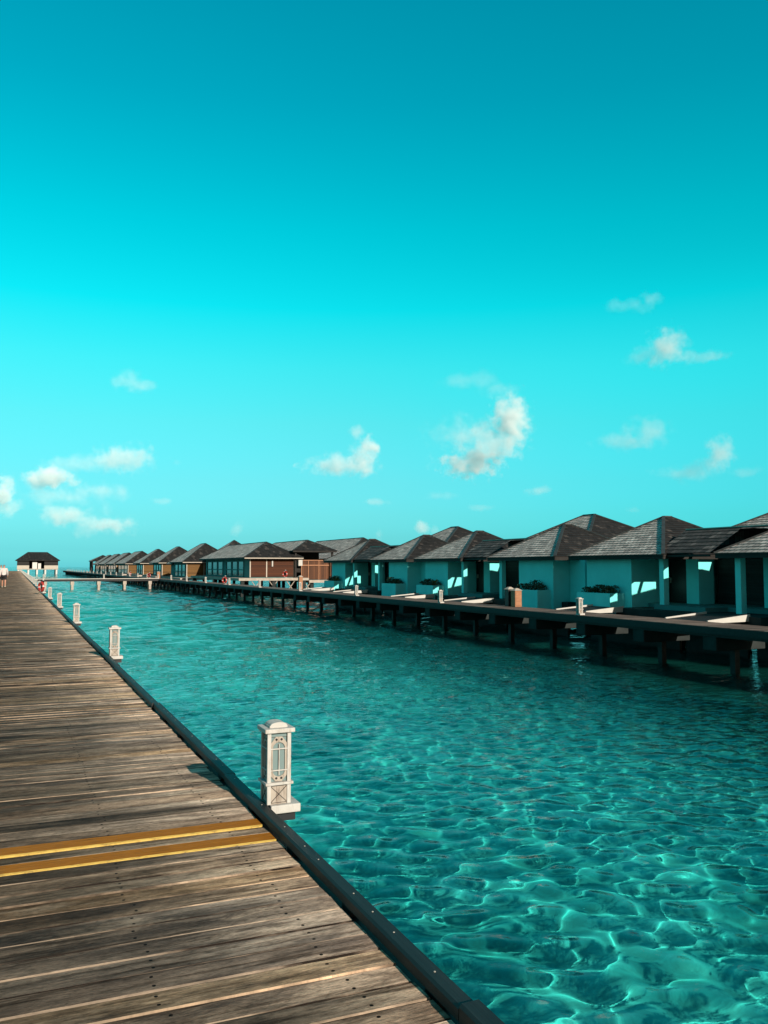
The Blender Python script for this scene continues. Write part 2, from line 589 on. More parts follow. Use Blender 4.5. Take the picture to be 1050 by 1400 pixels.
def shingle(name, a, b_, c_, moss):
    m, nt, b = mat(name)
    uv = nd(nt, 'TexCoord').outputs['UV']
    br = nd(nt, 'TexBrick')
    br.offset = .5
    br.inputs['Scale'].default_value = 1
    br.inputs['Brick Width'].default_value = .22
    br.inputs['Row Height'].default_value = 1.0
    br.inputs['Mortar Size'].default_value = .012
    br.inputs['Bias'].default_value = 0
    br.inputs['Color1'].default_value = (0, 0, 0, 1)
    br.inputs['Color2'].default_value = (1, 1, 1, 1)
    br.inputs['Mortar'].default_value = (.5, .5, .5, 1)
    nt.links.new(uv, br.inputs['Vector'])
    col = cramp(nt, br.outputs['Color'], [(0, a), (.45, b_), (.8, b_), (1, c_)])
    mp = nd(nt, 'Mapping')
    mp.inputs['Scale'].default_value = (16, .9, 1)
    nt.links.new(uv, mp.inputs[0])
    st = noise(nt, mp.outputs[0], 1.5, 6, .7)
    col = mixc(nt, 1.0, col, cramp(nt, st, [(.3, (.5, .5, .5)), (.55, (1, 1, 1)), (.75, (1.5, 1.5, 1.5))]), 'MULTIPLY')
    big = noise(nt, coords(nt), .8, 5, .65)
    col = mixc(nt, cramp(nt, big, [(.48, (0, 0, 0)), (.66, (.7, .7, .7))]), col, moss)
    col = mixc(nt, br.outputs['Fac'], col, (.012, .012, .012))
    nt.links.new(col, b.inputs['Base Color'])
    b.inputs['Roughness'].default_value = .8
    b.inputs['Specular IOR Level'].default_value = .2
    bump(nt, b, math_(nt, 'SUBTRACT', st, br.outputs['Fac']), .012, .7)
    return m
M['pale_shingle'] = shingle('pale_timber_shingle', (.28, .235, .215), (.56, .47, .42), (.82, .69, .62), (.30, .25, .225))
M['dark_shingle'] = shingle('dark_timber_shingle', (.011, .011, .011), (.023, .0215, .021), (.075, .065, .058), (.014, .015, .0145))
M['weathered_shingle'] = shingle('weathered_timber_shingle', (.035, .030, .028), (.085, .070, .064), (.24, .20, .18), (.04, .034, .03))
M['ridge_tile'] = simple('ridge_tile', (.030, .034, .034), .6, .3, .4, 3)

def planks_material(name, dark, light, pitch, axis, vertical=False):
    m, nt, b = mat(name)
    t = nd(nt, 'TexCoord')
    sp = nd(nt, 'SeparateXYZ')
    nt.links.new(t.outputs['Object'], sp.inputs[0])
    row = math_(nt, 'DIVIDE', sp.outputs[axis], pitch)
    wn = nd(nt, 'TexWhiteNoise', noise_dimensions='1D')
    nt.links.new(math_(nt, 'FLOOR', row), wn.inputs['W'])
    st = (1, 1, 9) if not vertical else (7, 7, .8)
    g = noise(nt, coords(nt, st), 1.6, 6, .65)
    c = cramp(nt, math_(nt, 'MULTIPLY_ADD', wn.outputs['Value'], .5, math_(nt, 'MULTIPLY', g, .6)), [(.2, dark), (.8, light)])
    fr = math_(nt, 'FRACT', row)
    gap = math_(nt, 'LESS_THAN', fr, .09)
    c = mixc(nt, gap, c, tuple(x * .2 for x in dark))
    nt.links.new(c, b.inputs['Base Color'])
    b.inputs['Roughness'].default_value = .65
    b.inputs['Specular IOR Level'].default_value = .25
    bump(nt, b, fr, .015, .6)
    return m
M['red_cladding'] = planks_material('red_brown_cladding', (.024, .006, .0015), (.075, .021, .005), .13, 2)
M['amber_cladding'] = planks_material('amber_cladding', (.075, .035, .008), (.15, .075, .018), .15, 2)
M['screen_boards'] = planks_material('upright_screen_boards', (.045, .016, .005), (.115, .042, .015), .22, 0, True)
M['dark_slats'] = planks_material('dark_slats', (.006, .006, .006), (.020, .018, .017), .10, 2)
# ------------------------------------------------------------------ boardwalk
KX0, KX1 = 1.415, 1.490
def make_boardwalk():
    rng = random.Random(3)
    mb = MB()
    y = -60 + PITCH_Y * 353
    stripes = (36, 38)                         # the two raised orange boards, counted from the first board
    j0 = int(round((4.62 + 60) / PITCH_Y)) - 353
    i = 0
    while y < 318:
        k = i - j0
        gap = rng.uniform(.0028, .0055)
        y0, y1 = y + gap, y + PITCH_Y - gap
        if k in (0, 2):
            y += PITCH_Y; i += 1
            continue
        xe = 1.404 + rng.uniform(-.012, .008)
        dz = rng.gauss(0, .0018)
        tl = rng.gauss(0, .0022)
        ch = max(.001, rng.gauss(.0024, .0018))
        ch2 = rng.uniform(.002, .004)
        if y < 40:
            xs = [-1.9, xe]
            if rng.random() < .0:
                xs = [-1.9, rng.choice((-.13, .52)), xe]
            pr = [(y0, -.035), (y0, -ch + dz - tl), (y0 + ch, dz - tl), (y1 - ch2, dz + tl), (y1, -ch2 + dz + tl), (y1, -.035)]
            for a, b in zip(xs[:-1], xs[1:]):
                n = 6
                base = len(mb.v)
                for px in (a, b):
                    mb.v += [(px, p[0], p[1]) for p in pr]
                for e in range(n):
                    e2 = (e + 1) % n
                    mb.f.append((base + e, base + e2, base + n + e2, base + n + e))
                for cap in ((0, 1, 2, 3, 4, 5), (11, 10, 9, 8, 7, 6)):
                    mb.f.append(tuple(base + q for q in cap))
                mb.m += [0] * 8; mb.sm += [False] * 8
                mb.uv += [[(0, 0)] * len(f) for f in mb.f[-8:]]
        else:
            mb.box(-1.9, xe, y0, y1, -.035, dz)
        y += PITCH_Y; i += 1
    mb.v = [(x, y - SKEW * x, z) for x, y, z in mb.v]
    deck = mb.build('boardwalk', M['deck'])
    deck['kind'] = 'structure'
    # painted stripes
    m, nt, b = mat('orange_step_paint')
    g = noise(nt, coords(nt, (2, 30, 1)), 3, 6, .7)
    c = cramp(nt, g, [(.30, (.05, .022, .008)), (.36, (.22, .080, .006)), (.52, (.38, .125, .006)), (.64, (.42, .16, .015)), (.76, (.30, .20, .12))])
    nt.links.new(c, b.inputs['Base Color'])
    b.inputs['Roughness'].default_value = .7
    b.inputs['Specular IOR Level'].default_value = .1
    bump(nt, b, g, .004, .8)
    m2, nt, b = mat('yellow_step_edge')
    g = noise(nt, coords(nt, (3, 30, 1)), 5, 5, .7)
    nt.links.new(cramp(nt, g, [(.32, (.10, .07, .04)), (.46, (.46, .30, .06)), (.62, (.56, .39, .09)), (.74, (.24, .17, .10))]), b.inputs['Base Color'])
    for k in (0, 2):
        y = -60 + PITCH_Y * (353 + j0 + k)
        mb = MB()
        mb.prism([(y + .003, -.035), (y + PITCH_Y - .004, -.035), (y + PITCH_Y - .004, .005), (y + .014, .005), (y + .012, .006), (y + .003, .001)][::-1], 'x', -1.9, 1.397)
        # yellow worn nosing on the edge toward the viewer
        for idx, f in enumerate(mb.f):
            zs = [mb.v[q] for q in f]
            if len(f) == 4 and all(abs(v[1] - y) < .0125 for v in zs) and max(v[2] for v in zs) > 0:
                mb.m[idx] = 1
        mb.v = [(x, yy - SKEW * x, z) for x, yy, z in mb.v]
        o = mb.build('painted_stripe', [m, m2], deck)
        o['label'] = 'orange painted board with a yellow front edge'
    # kerb beams along the lagoon side
    m, nt, b = mat('dark_kerb_timber')
    v = coords(nt, (14, 1, 14))
    g = noise(nt, v, 2.0, 7, .7)
    c = cramp(nt, g, [(.3, (.005, .006, .006)), (.6, (.014, .016, .0155)), (.85, (.04, .04, .036))])
    pt = noise(nt, coords(nt, (1, .7, 1)), 1.3, 3, .5)
    c = mixc(nt, cramp(nt, pt, [(.62, (0, 0, 0)), (.68, (.8, .8, .8))]), c, (.09, .08, .072))
    nt.links.new(c, b.inputs['Base Color'])
    b.inputs['Roughness'].default_value = .6
    b.inputs['Specular IOR Level'].default_value = .35
    bump(nt, b, g, .004, .7)
    M['kerb'] = m
    y = -8.0
    lens = [3.15, 3.55, 4.02, 3.0, 3.95, 4.0]
    first = True
    edges = [-8.0, -4.1, -.9, 2.55, 6.0, 9.4, 13.2, 17.4, 21.3, 25.4, 29.5]
    while edges[-1] < 316:
        edges.append(edges[-1] + (4.1 if edges[-1] < 80 else 30))
    for a, c in zip(edges[:-1], edges[1:]):
        up = rng.uniform(-.004, .004)
        sh = rng.uniform(-.009, .009)
        if c < 3:
            up, sh = .012, -.004
        mb = MB()
        r = .010
        x0, x1, z0, z1 = KX0 + sh, KX1 + sh, .010, .061 + up
        if c < 3:
            x1 += .012
        mb.prism([(x0, z0), (x1, z0), (x1, z1 - r), (x1 - r, z1), (x0 + r, z1), (x0, z1 - r)], 'y', a + .004, c - .004)
        k = mb.build('kerb', M['kerb'], deck)
        if c < 30:
            # pale joint plates and screw heads on the top face
            s = MB()
            yy = a + .25
            while yy < c - .1:
                s.tube((x0 + .038, yy, z1 - .002), (x0 + .038, yy, z1 + .002), .0045, .004, 8)
                yy += rng.choice((.22, .48, .36))
            so = s.build('screw_head', M['bright_trim'], k)
        if c < 30:
            s = MB()
            yy = a + .18
            while yy < c - .1:
                s.box(x0 + .012, x1 - .012, yy, yy + .10, -.034, z0 + .0)
                yy += .85
            s.build('kerb_block', M['dark_timber'], k)
    # carrying beams and piles
    for x, w in ((-1.6, .06), (-.13, .06), (1.455, .048)):
        mb = MB(); mb.box(x - w, x + w, -8, 318, -.25, -.037)
        mb.build('beam', M['dark_timber'], deck)
    for k in range(18):
        yy = 1.2 + 4.7 * k
        for x in (-1.5, 1.15):
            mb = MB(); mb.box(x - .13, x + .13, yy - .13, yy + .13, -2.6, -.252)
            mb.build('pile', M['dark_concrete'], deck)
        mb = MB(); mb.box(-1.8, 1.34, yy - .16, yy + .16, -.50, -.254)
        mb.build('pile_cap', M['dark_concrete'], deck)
    return deck

make_boardwalk()

# ------------------------------------------------------------------ lantern bollards
def lamp_parts():
    """All meshes of one bollard, base at the origin (its side towards the walkway is -X, its face -Y)."""
    P = {}
    hw = .0775
    base = MB()
    base.box(-.058, .135, -.105, .105, 0, .052)
    P['base_slab'] = (base, ['lamp_white'], .006)
    br = MB()
    br.box(-.10, .12, -.04, .04, -.065, -.002)
    P['bracket'] = (br, ['black_steel'], 0)
    # body: four corner posts, plinth panels
    body = MB()
    for sx in (-1, 1):
        for sy in (-1, 1):
            x, y = sx * (hw - .0125), sy * (hw - .0125)
            body.box(x - .0125, x + .0125, y - .0125, y + .0125, .053, .496)
    P['frame'] = (body, ['lamp_white'], .003)
    pl = MB()
    q = hw - .008
    pl.box(-q, q, -q, q, .054, .172)
    for s in range(4):
        a = s * math.pi / 2
        ca, sa = math.cos(a), math.sin(a)
        def T(x, y, z):
            return (x * ca - y * sa, x * sa + y * ca, z)
        w, z0, z1 = .050, .066, .162
        for p0, p1 in (((-w, z0), (w, z1)), ((-w, z1), (w, z0))):
            pl.bar(T(p0[0], -q - .0006, p0[1]), T(p1[0], -q - .0006, p1[1]), .0035, .0035, 1)
        for zz in (z0 - .004, z1 + .004):
            pl.bar(T(-w, -q - .0006, zz), T(w, -q - .0006, zz), .003, .003, 1)
    P['plinth'] = (pl, ['lamp_weathered', 'lamp_hole'], 0)
    band = MB()
    b2 = hw + .013
    band.box(-b2, b2, -b2, b2, .173, .190)
    P['band'] = (band, ['lamp_white'], .003)
    # fretted panels with an oval window and four round holes
    pan = MB()
    gl = MB()
    mul = MB()
    N = 40
    w, z0, z1 = hw - .025, .191, .495
    zc0, zc1, r = .262, .395, .040
    for s in range(4):
        a = s * math.pi / 2
        ca, sa = math.cos(a), math.sin(a)
        def T(x, y, z):
            return (x * ca - y * sa, x * sa + y * ca, z)
        yo, yi = -(hw - .010), -(hw - .020)
        inner, outer = [], []
        for k in range(N):
            t = 2 * math.pi * k / N + math.pi / N
            x, zz = r * math.cos(t), r * math.sin(t)
            zz = zz + (zc1 if zz > 0 else zc0)
            inner.append((x, zz))
            # radial projection on to the panel rectangle
            if abs(math.cos(t)) * (z1 - z0) / 2 > abs(math.sin(t)) * (z1 - z0) / 2 * .55:
                ox = w if math.cos(t) > 0 else -w
                oz = zz
            else:
                ox = max(-w, min(w, x * 1.35))
                oz = z1 - .026 if math.sin(t) > 0 else z0 + .002
            outer.append((ox, oz))
        for k in range(N):
            k2 = (k + 1) % N
            pan.face([T(outer[k][0], yo, outer[k][1]), T(outer[k2][0], yo, outer[k2][1]), T(inner[k2][0], yo, inner[k2][1]), T(inner[k][0], yo, inner[k][1])])
            pan.face([T(inner[k][0], yo, inner[k][1]), T(inner[k2][0], yo, inner[k2][1]), T(inner[k2][0], yi, inner[k2][1]), T(inner[k][0], yi, inner[k][1])])
        # solid corners above and below the oval
        for zz, zb in ((zc1, z1 - .026), (zc0, z0 + .002)):
            pass
        for zz in (.212, .452):
            for x in (-.0165, .0165):
                pan.tube(T(x, yo + .002, zz), T(x, yo - .0012, zz), .0075, .0075, 12, 1)
        pan.face([T(-w, yo + .006, z1 - .026), T(w, yo + .006, z1 - .026), T(w, yo + .006, z1), T(-w, yo + .006, z1)], 2)
        pan.face([T(-w, yo, z1 - .026), T(w, yo, z1 - .026), T(w, yo + .006, z1 - .026), T(-w, yo + .006, z1 - .026)], 0)
        gl.face([T(-w, yi - .001, z0), T(w, yi - .001, z0), T(w, yi - .001, z1 - .03), T(-w, yi - .001, z1 - .03)])
        mul.bar(T(0, yo - .003, zc0 - .030), T(0, yo - .003, zc1 + .030), .0055, .005)
        mul.bar(T(-w, yo - .0045, zc1), T(w, yo - .0045, zc1), .007, .007)
        mul.bar(T(-w, yo - .0045, zc0), T(w, yo - .0045, zc0), .007, .007)
    P['fret_panel'] = (pan, ['lamp_weathered', 'lamp_hole', 'lamp_glass'], 0)
    P['glass'] = (gl, ['lamp_glass'], 0)
    P['mullion'] = (mul, ['lamp_white'], 0)
    cap = MB()
    c2 = hw + .020
    cap.box(-c2, c2, -c2, c2, .497, .524)
    P['cap'] = (cap, ['lamp_white'], .004)
    dome = MB()
    d = .058
    prof = [(-d, .5245), (d, .5245), (d, .536)] + [(d * .93 * math.cos(t), .538 + .020 * math.sin(t)) for t in np.linspace(0, math.pi, 13)] + [(-d, .536)]
    dome.prism(prof, 'y', -d, d)
    P['dome'] = (dome, ['lamp_white'], .002)
    return P

LAMPS = {}
def lamp(loc, label, detailed, side=1, group=None):
    """side = +1: walkway on the bollard's -X side."""
    key = (detailed, side)
    if key not in LAMPS:
        P = lamp_parts()
        if detailed:
            root = thing('bollard_light', label, 'bollard light', loc, 0, group)
            for n, (mb, ms, bv) in P.items():
                mb.build(n, [M[x] for x in ms], root, bv)
        else:
            names = ['lamp_white', 'lamp_weathered', 'lamp_hole', 'lamp_glass', 'black_steel']
            al = MB()
            for n, (mb, ms, bv) in P.items():
                off = len(al.v)
                al.v += mb.v
                al.f += [tuple(i + off for i in f) for f in mb.f]
                al.m += [names.index(ms[k]) for k in mb.m]
                al.sm += mb.sm
                al.uv += mb.uv
            root = tag(al.build('bollard_light', [M[x] for x in names]), label, 'bollard light', group)
            root.location = loc
        if side < 0:
            root.rotation_euler = (0, 0, math.pi)
        LAMPS[key] = root
        return root
    o = copy_tree(LAMPS[key])
    o.location = loc
    tag(o, label, 'bollard light', group)
    if side < 0:
        o.rotation_euler = (0, 0, math.pi)
    return o

G1 = 'white lantern bollards along the near boardwalk'
names = ['large white fretwork lantern bollard beside the orange striped boards',
         'second white fretwork lantern bollard up the boardwalk, shadow on the boards beside it',
         'third white lantern bollard from the viewer along the boardwalk kerb',
         'fourth white lantern bollard from the viewer, nearest one before the red life ring',
         'fifth white lantern bollard along the boardwalk, just in front of the red life ring',
         'sixth white lantern bollard along the boardwalk, the first beyond the red life ring']
k = 0
while 5.2 + 9.45 * k < 312:
    y = 5.2 + 9.45 * k
    lb = names[k] if k < len(names) else ('small white lantern bollard in the row between life ring and footbridge' if y < 105 else 'tiny white lantern bollard on the boardwalk beyond the footbridge')
    lamp((1.557, y, .004), lb, k < 5, 1, G1)
    k += 1

# ------------------------------------------------------------------ jetty on the far side of the channel
JX0, JX1 = 16.45, 17.85
def make_jetty():
    r = thing('jetty', 'long dark timber jetty on piles running past the water villas', 'jetty', (JX0, 6, 0))
    ox, oy = JX0, 6.0
    mb = MB()
    mb.box(0, JX1 - JX0, 0, 330, -.05, 0)
    mb.build('deck', M['jetty_boards'], r)
    mb = MB()
    mb.box(-.04, -.002, 0, 330, -.19, -.012)
    mb.build('fascia', M['dark_timber'], r)
    mb = MB()
    mb.box(.04, .14, 0, 330, -.262, -.052); mb.box(1.26, 1.36, 0, 330, -.262, -.052)
    mb.build('beam', M['dark_timber'], r)
    cap = pile = None
    rest = MB()
    n = 0
    y = 16.05 - 6 - 2.68 * 3
    while y < 328:
        if n < 95:
            if cap is None:
                a = MB(); a.box(.02, 1.75, 0, .46, -.62, -.264)
                cap = a.build('pile_cap', M['dark_concrete'], r, .02)
                a = MB(); a.box(.80, .97, .14, .31, -2.7, -.622)
                pile = a.build('pile', M['dark_timber'], r)
                cap.location.y = pile.location.y = y
            else:
                for o in (cap, pile):
                    c = o.copy(); COL.objects.link(c); c.parent = r; c.location.y = y
        else:
            rest.box(.02, 1.75, y, y + .46, -.62, -.264)
            rest.box(.80, .97, y + .14, y + .31, -2.7, -.622)
        n += 1
        y += 2.68
    if rest.v:
        o = rest.build('pile_row', M['dark_concrete'], r)
        o['kind'] = 'stuff'
    return r
make_jetty()

G2 = 'white lantern bollards along the far jetty'
n2 = ['white lantern bollard on the jetty edge below the right-hand planter', 'white lantern bollard on the jetty, next left of the brown cabinet',
      'white lantern bollard on the jetty in front of the leftmost white villa', 'white lantern bollard on the jetty below the upright board screen',
      'white lantern bollard on the jetty below the red brown clad wall', 'white lantern bollard on the jetty below the corner of the glazed front',
      'white lantern bollard on the jetty left of the red life ring by the glazed front']
for k in range(31):
    y = 21.75 + 9.5 * k
    lb = n2[k] if k < len(n2) else 'tiny white lantern bollard far along the jetty below the amber villas'
    lamp((JX0 + .08, y, .004), lb, k < 3, 1, G2)

# ------------------------------------------------------------------ footbridge across the channel
def make_footbridge():
    Y = 106.0
    r = thing('footbridge', 'low white edged footbridge crossing the channel on short posts', 'footbridge', (1.5, Y, 0))
    L = JX0 - .05 - 1.5
    mb = MB(); mb.box(.02, L, 0, 1.5, -.05, .06)
    mb.build('deck', M['jetty_boards'], r)
    mb = MB(); mb.box(.02, L, -.05, -.004, .03, .10)
    mb.build('edge_board', M['ramp_board'], r)
    mb = MB(); mb.box(.02, L, -.03, .05, -.24, -.055); mb.box(.02, L, 1.4, 1.48, -.24, -.055)
    mb.build('beam', M['dark_timber'], r)
    p = None
    for k in range(5):
        x = 1.8 + 3.02 * k
        if p is None:
            a = MB(); a.box(-.2, .2, 0, .35, -.66, -.242); a.box(-.14, .14, .05, .3, -2.6, -.662); a.box(-.2, .2, 1.1, 1.45, -.66, -.242); a.box(-.14, .14, 1.15, 1.4, -2.6, -.662)
            p = a.build('post', M['pale_concrete'], r)
            p.location.x = x
        else:
            c = p.copy(); COL.objects.link(c); c.parent = r; c.location.x = x
    return r
make_footbridge()
lamp((3.1, 106.12, .062), 'small white lantern bollard at the boardwalk end of the footbridge', False, 1, 'lantern bollards on the footbridge')
lamp((9.9, 106.12, .062), 'small white lantern bollard standing mid span on the footbridge', False, 1, 'lantern bollards on the footbridge')
# ------------------------------------------------------------------ hip roofs
def hip_roof(parent, x0, x1, y0, y1, ze, za, ridge, course=.18, name='roof', caps=True):
    """Eaves rectangle and ridge ((xa, ya), (xb, yb)); shingle courses are real steps."""
    (xa, ya), (xb, yb) = ridge
    A, B = Vector((xa, ya, za)), Vector((xb, yb, za))
    c = [Vector((x0, y0, ze)), Vector((x1, y0, ze)), Vector((x1, y1, ze)), Vector((x0, y1, ze))]
    along_y = abs(yb - ya) >= abs(xb - xa)
    if along_y:
        lo, hi = (A, B) if ya <= yb else (B, A)
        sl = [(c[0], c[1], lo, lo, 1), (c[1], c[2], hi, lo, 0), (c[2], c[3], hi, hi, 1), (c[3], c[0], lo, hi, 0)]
        hips = [(c[0], lo), (c[1], lo), (c[2], hi), (c[3], hi)]
    else:
        lo, hi = (A, B) if xa <= xb else (B, A)
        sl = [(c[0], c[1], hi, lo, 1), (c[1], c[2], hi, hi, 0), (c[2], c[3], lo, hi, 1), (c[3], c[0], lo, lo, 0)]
        hips = [(c[0], lo), (c[1], hi), (c[2], hi), (c[3], lo)]
    mb = MB()
    for p, q, tq, tp, dark in sl:
        n = (q - p).cross(tp - p).normalized()
        if n.z < 0:
            n = -n
        L = ((tp + tq) / 2 - (p + q) / 2).length
        k = max(3, int(round(L / course)))
        ed = (q - p).normalized()
        for i in range(k):
            t0, t1 = i / k, (i + 1) / k
            l0, r0, l1, r1 = p.lerp(tp, t0), q.lerp(tq, t0), p.lerp(tp, t1), q.lerp(tq, t1)
            up = n * .024
            u = [((w - p).dot(ed)) for w in (l0, r0, r1, l1)]
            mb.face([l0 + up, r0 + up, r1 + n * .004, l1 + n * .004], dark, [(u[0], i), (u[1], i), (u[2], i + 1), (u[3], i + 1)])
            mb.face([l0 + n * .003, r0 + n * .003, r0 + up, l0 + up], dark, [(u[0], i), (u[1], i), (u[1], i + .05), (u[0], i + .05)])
    mb.face([v + Vector((0, 0, -.05)) for v in c], 2)
    roof = mb.build(name, [M['pale_shingle'], M['dark_shingle'], M['soffit_timber']], parent)  # pale shingle on slopes facing X, dark shingle on slopes facing Y
    fb = MB()
    i = .03
    for a, b in ((0, 1), (1, 2), (2, 3), (3, 0)):
        p, q = c[a].copy(), c[b].copy()
        d = (q - p).normalized()
        inw = Vector((-d.y, d.x, 0)) * i
        fb.bar(p + inw + d * i + Vector((0, 0, -.075)), q + inw - d * i + Vector((0, 0, -.075)), .03, .145)
    fb.build('fascia', M['soffit_timber'], roof)
    if caps:
        cb = MB()
        for p, q in hips + ([(A, B)] if (A - B).length > .05 else []):
            cb.bar(p + Vector((0, 0, .03)), q + Vector((0, 0, .03)), .12, .05)
        cb.build('ridge_cap', M['ridge_tile'], roof)
    return roof

# ------------------------------------------------------------------ paired water villas
def make_shrub(loc, lx, ly, h, label, seed, yellow=False):
    rng = random.Random(seed)
    mb = MB()
    for _ in range(900):
        x, y = rng.uniform(-lx / 2, lx / 2), rng.uniform(-ly / 2, ly / 2)
        top = 1.25 * h * (.72 + .28 * math.sin(y * 5 + seed) * math.sin(y * 2.3 + 1.7 * seed)) * (1 - .5 * (abs(y) / (ly / 2)) ** 4)
        z = top * rng.random() ** .55
        s = rng.uniform(.028, .06)
        a = Vector((rng.gauss(0, 1), rng.gauss(0, 1), rng.gauss(0, .8))).normalized()
        b = a.orthogonal().normalized()
        b = (b * math.cos(rng.uniform(0, 6)) + a.cross(b) * math.sin(rng.uniform(0, 6))).normalized()
        c = a.cross(b)
        p = Vector((x, y, z))
        mb.face([p - b * s, p + c * s * .5, p + b * s, p - c * s * .5], 1 if yellow and rng.random() < .18 and y < 0 else 0)
    o = mb.build('shrub', [M['leaf'], M['leaf_yellow']], None, 0, loc)
    st = MB()
    for _ in range(14):
        x, y = rng.uniform(-lx / 2.6, lx / 2.6), rng.uniform(-ly / 2.3, ly / 2.3)
        st.tube((x, y, 0), (x + rng.uniform(-.1, .1), y + rng.uniform(-.1, .1), h * .6), .012, .005, 5)
    st.build('stem', M['cabinet_timber'], o)
    tag(o, label, 'shrub', 'shrubs in the villa planters')
    return o

simple('leaf', (.030, .055, .022), .55, .4, .6, 20)
simple('leaf_yellow', (.30, .24, .03), .55, .4, .4, 20)

X0 = 19.8
def make_pair(ya, yb, ramps, label, shrubs):
    """ya: outer end of the near unit (door toward +Y); yb: outer end of the far unit (door toward -Y)."""
    yc = (ya + yb) / 2
    r = thing('water_villa', label, 'water villa', (X0, yc, 0), 0, 'white paired water villas')
    O = Vector((X0, yc, 0))
    def X(x):
        return x - O.x
    for yp, s in ((ya, 1), (yb, -1)):
        def Y(u):
            return yp + s * u - yc
        def box(mb, xa, xb, ua, ub, za, zb, m=0):
            a, b = sorted((Y(ua), Y(ub)))
            mb.box(X(xa), X(xb), a, b, za, zb, m)
        a, b = sorted((Y(-.26), Y(5)))
        hip_roof(r, X(19.8), X(25.0), a, b, 1.95, 3.40, ((X(22.25), Y(2.4)), (X(22.6), Y(2.4))))
        mb = MB(); box(mb, 20.2, 24.6, .42, 2.95, -.45, 1.87)
        w = mb.build('wall', M['white_render'], r)
        mb = MB(); box(mb, 20.197, 20.199, .42, 2.95, -.02, .02)      # shadow joint at floor level
        mb = MB(); box(mb, 21.02, 21.6, -.6, .41, -.45, 1.84)
        mb.build('side_wall', M['white_render'], r)
        # planter: open box of walls with soil
        mb = MB()
        p0, p1 = .62, 2.55
        box(mb, 19.55, 19.63, p0, p1, -.45, .58); box(mb, 19.63, 20.197, p0, p0 + .08, -.45, .58); box(mb, 19.63, 20.197, p1 - .08, p1, -.45, .58)
        pl = mb.build('planter', M['white_render'], r)
        mb = MB(); box(mb, 19.632, 20.195, p0 + .082, p1 - .082, .35, .50)
        mb.build('soil', M['soil'], pl)
        mb = MB(); box(mb, 20.2, 20.42, 4.35, 4.57, .10, 1.88)
        mb.build('column', M['white_render'], r, .01)
        # recessed entrance: dark door, pier
        mb = MB(); box(mb, 21.9, 22.0, 2.96, 4.15, .25, 1.86)
        d = mb.build('door', M['door_timber'], r)
        mb = MB()
        for u0, u1 in ((2.97, 3.06), (4.06, 4.14)):
            box(mb, 21.86, 21.897, u0, u1, .25, 1.86)
        box(mb, 21.86, 21.897, 3.06, 4.06, 1.74, 1.86)
        mb.build('door_frame', M['dark_timber'], d)
        mb = MB(); box(mb, 21.82, 21.897, 3.12, 3.14, .95, 1.15)
        mb.build('handle', M['bright_trim'], d)
        mb = MB(); box(mb, 21.6, 22.3, 4.16, 4.74, .25, 1.86)
        mb.build('pier', M['white_render'], r)
        # eave beam
        mb = MB(); box(mb, 20.24, 20.38, 2.96, 4.95, 1.885, 1.90)
        # wall lamp
    hw = (yb - ya) / 2
    # entry screen of dark slats, porch, platform
    mb = MB(); mb.box(X(22.45), X(22.6), -hw + 4.75, hw - 4.75, .25, 2.3)
    mb.build('slat_screen', M['dark_slats'], r)
    mb = MB(); mb.box(X(19.95), X(22.44), -.55, 1.75, .10, .25)
    mb.box(X(20.9), X(22.44), -hw + 3.0, -.552, .10, .24); mb.box(X(20.9), X(22.44), 1.752, hw - 3.0, .10, .24)
    mb.build('porch', M['grey_render'], r)
    mb = MB()
    mb.box(X(20.6), X(29.5), -hw + .0, hw - .0, -.30, .095)
    mb.box(X(19.45), X(20.6), -hw + 2.98, hw - 2.98, -.30, .095)
    mb.build('platform', M['dark_concrete'], r)
    mb = MB()
    for a, c in ((-hw + .05, -1.9), (-1.55, 1.0), (1.3, hw - .05)):
        mb.box(X(20.62), X(20.72), a, c, -1.9, -.302)
    mb.build('skirt', M['dark_timber'], r)
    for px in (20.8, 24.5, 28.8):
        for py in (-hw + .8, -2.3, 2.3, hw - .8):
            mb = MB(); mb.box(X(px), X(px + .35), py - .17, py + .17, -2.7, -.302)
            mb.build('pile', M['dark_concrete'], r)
    # low connecting roof over the entry, between the two unit roofs
    mb = MB()
    e0, e1 = -hw + 5.32, hw - 4.4
    n = 7
    for i in range(n):
        t0, t1 = i / n, (i + 1) / n
        f = lambda t: Vector((X(19.98) + 1.45 * t, 0, 1.98 + .84 * t))
        up = Vector((-.54, 0, .84)) * .022
        a, b = f(t0) + up, f(t1) + up * .2
        mb.face([(a.x, e0, a.z), (a.x, e1, a.z), (b.x, e1, b.z), (b.x, e0, b.z)], 0, [(e0, i), (e1, i), (e1, i + 1), (e0, i + 1)])
        c = f(t0)
        mb.face([(c.x, e0, c.z), (c.x, e1, c.z), (a.x, e1, a.z), (a.x, e0, a.z)], 0)
    for i in range(6, n):                      # the upper courses run on to the next roof
        t0, t1 = i / n + .06, (i + 1) / n + .06 * (i < n - 1)
        a, b = f(t0) + up, f(t1) + up * .2
        ea, eb = -hw + 5 - (a.z - 1.95) / .58, -hw + 5 - (b.z - 1.95) / .58
        mb.face([(a.x, ea, a.z), (a.x, e0, a.z), (b.x, e0, b.z), (b.x, eb, b.z)], 0, [(ea, i), (e0, i), (e0, i + 1), (eb, i + 1)])
    et = -hw + 5 - (2.82 - 1.95) / .58
    mb.face([(X(21.43), e0, 2.82), (X(21.43), e1, 2.82), (X(22.9), e1, 2.78), (X(22.9), e0, 2.78)], 1)
    mb.face([(X(22.9), e0, 2.78), (X(22.9), e1, 2.78), (X(22.9), e1, 1.90), (X(22.9), e0, 1.90)], 0)
    er = mb.build('entry_roof', [M['weathered_shingle'], M['weathered_shingle'], M['soffit_timber']], r)
    mb = MB(); mb.box(X(21.38), X(21.48), et, e1, 2.825, 2.86)
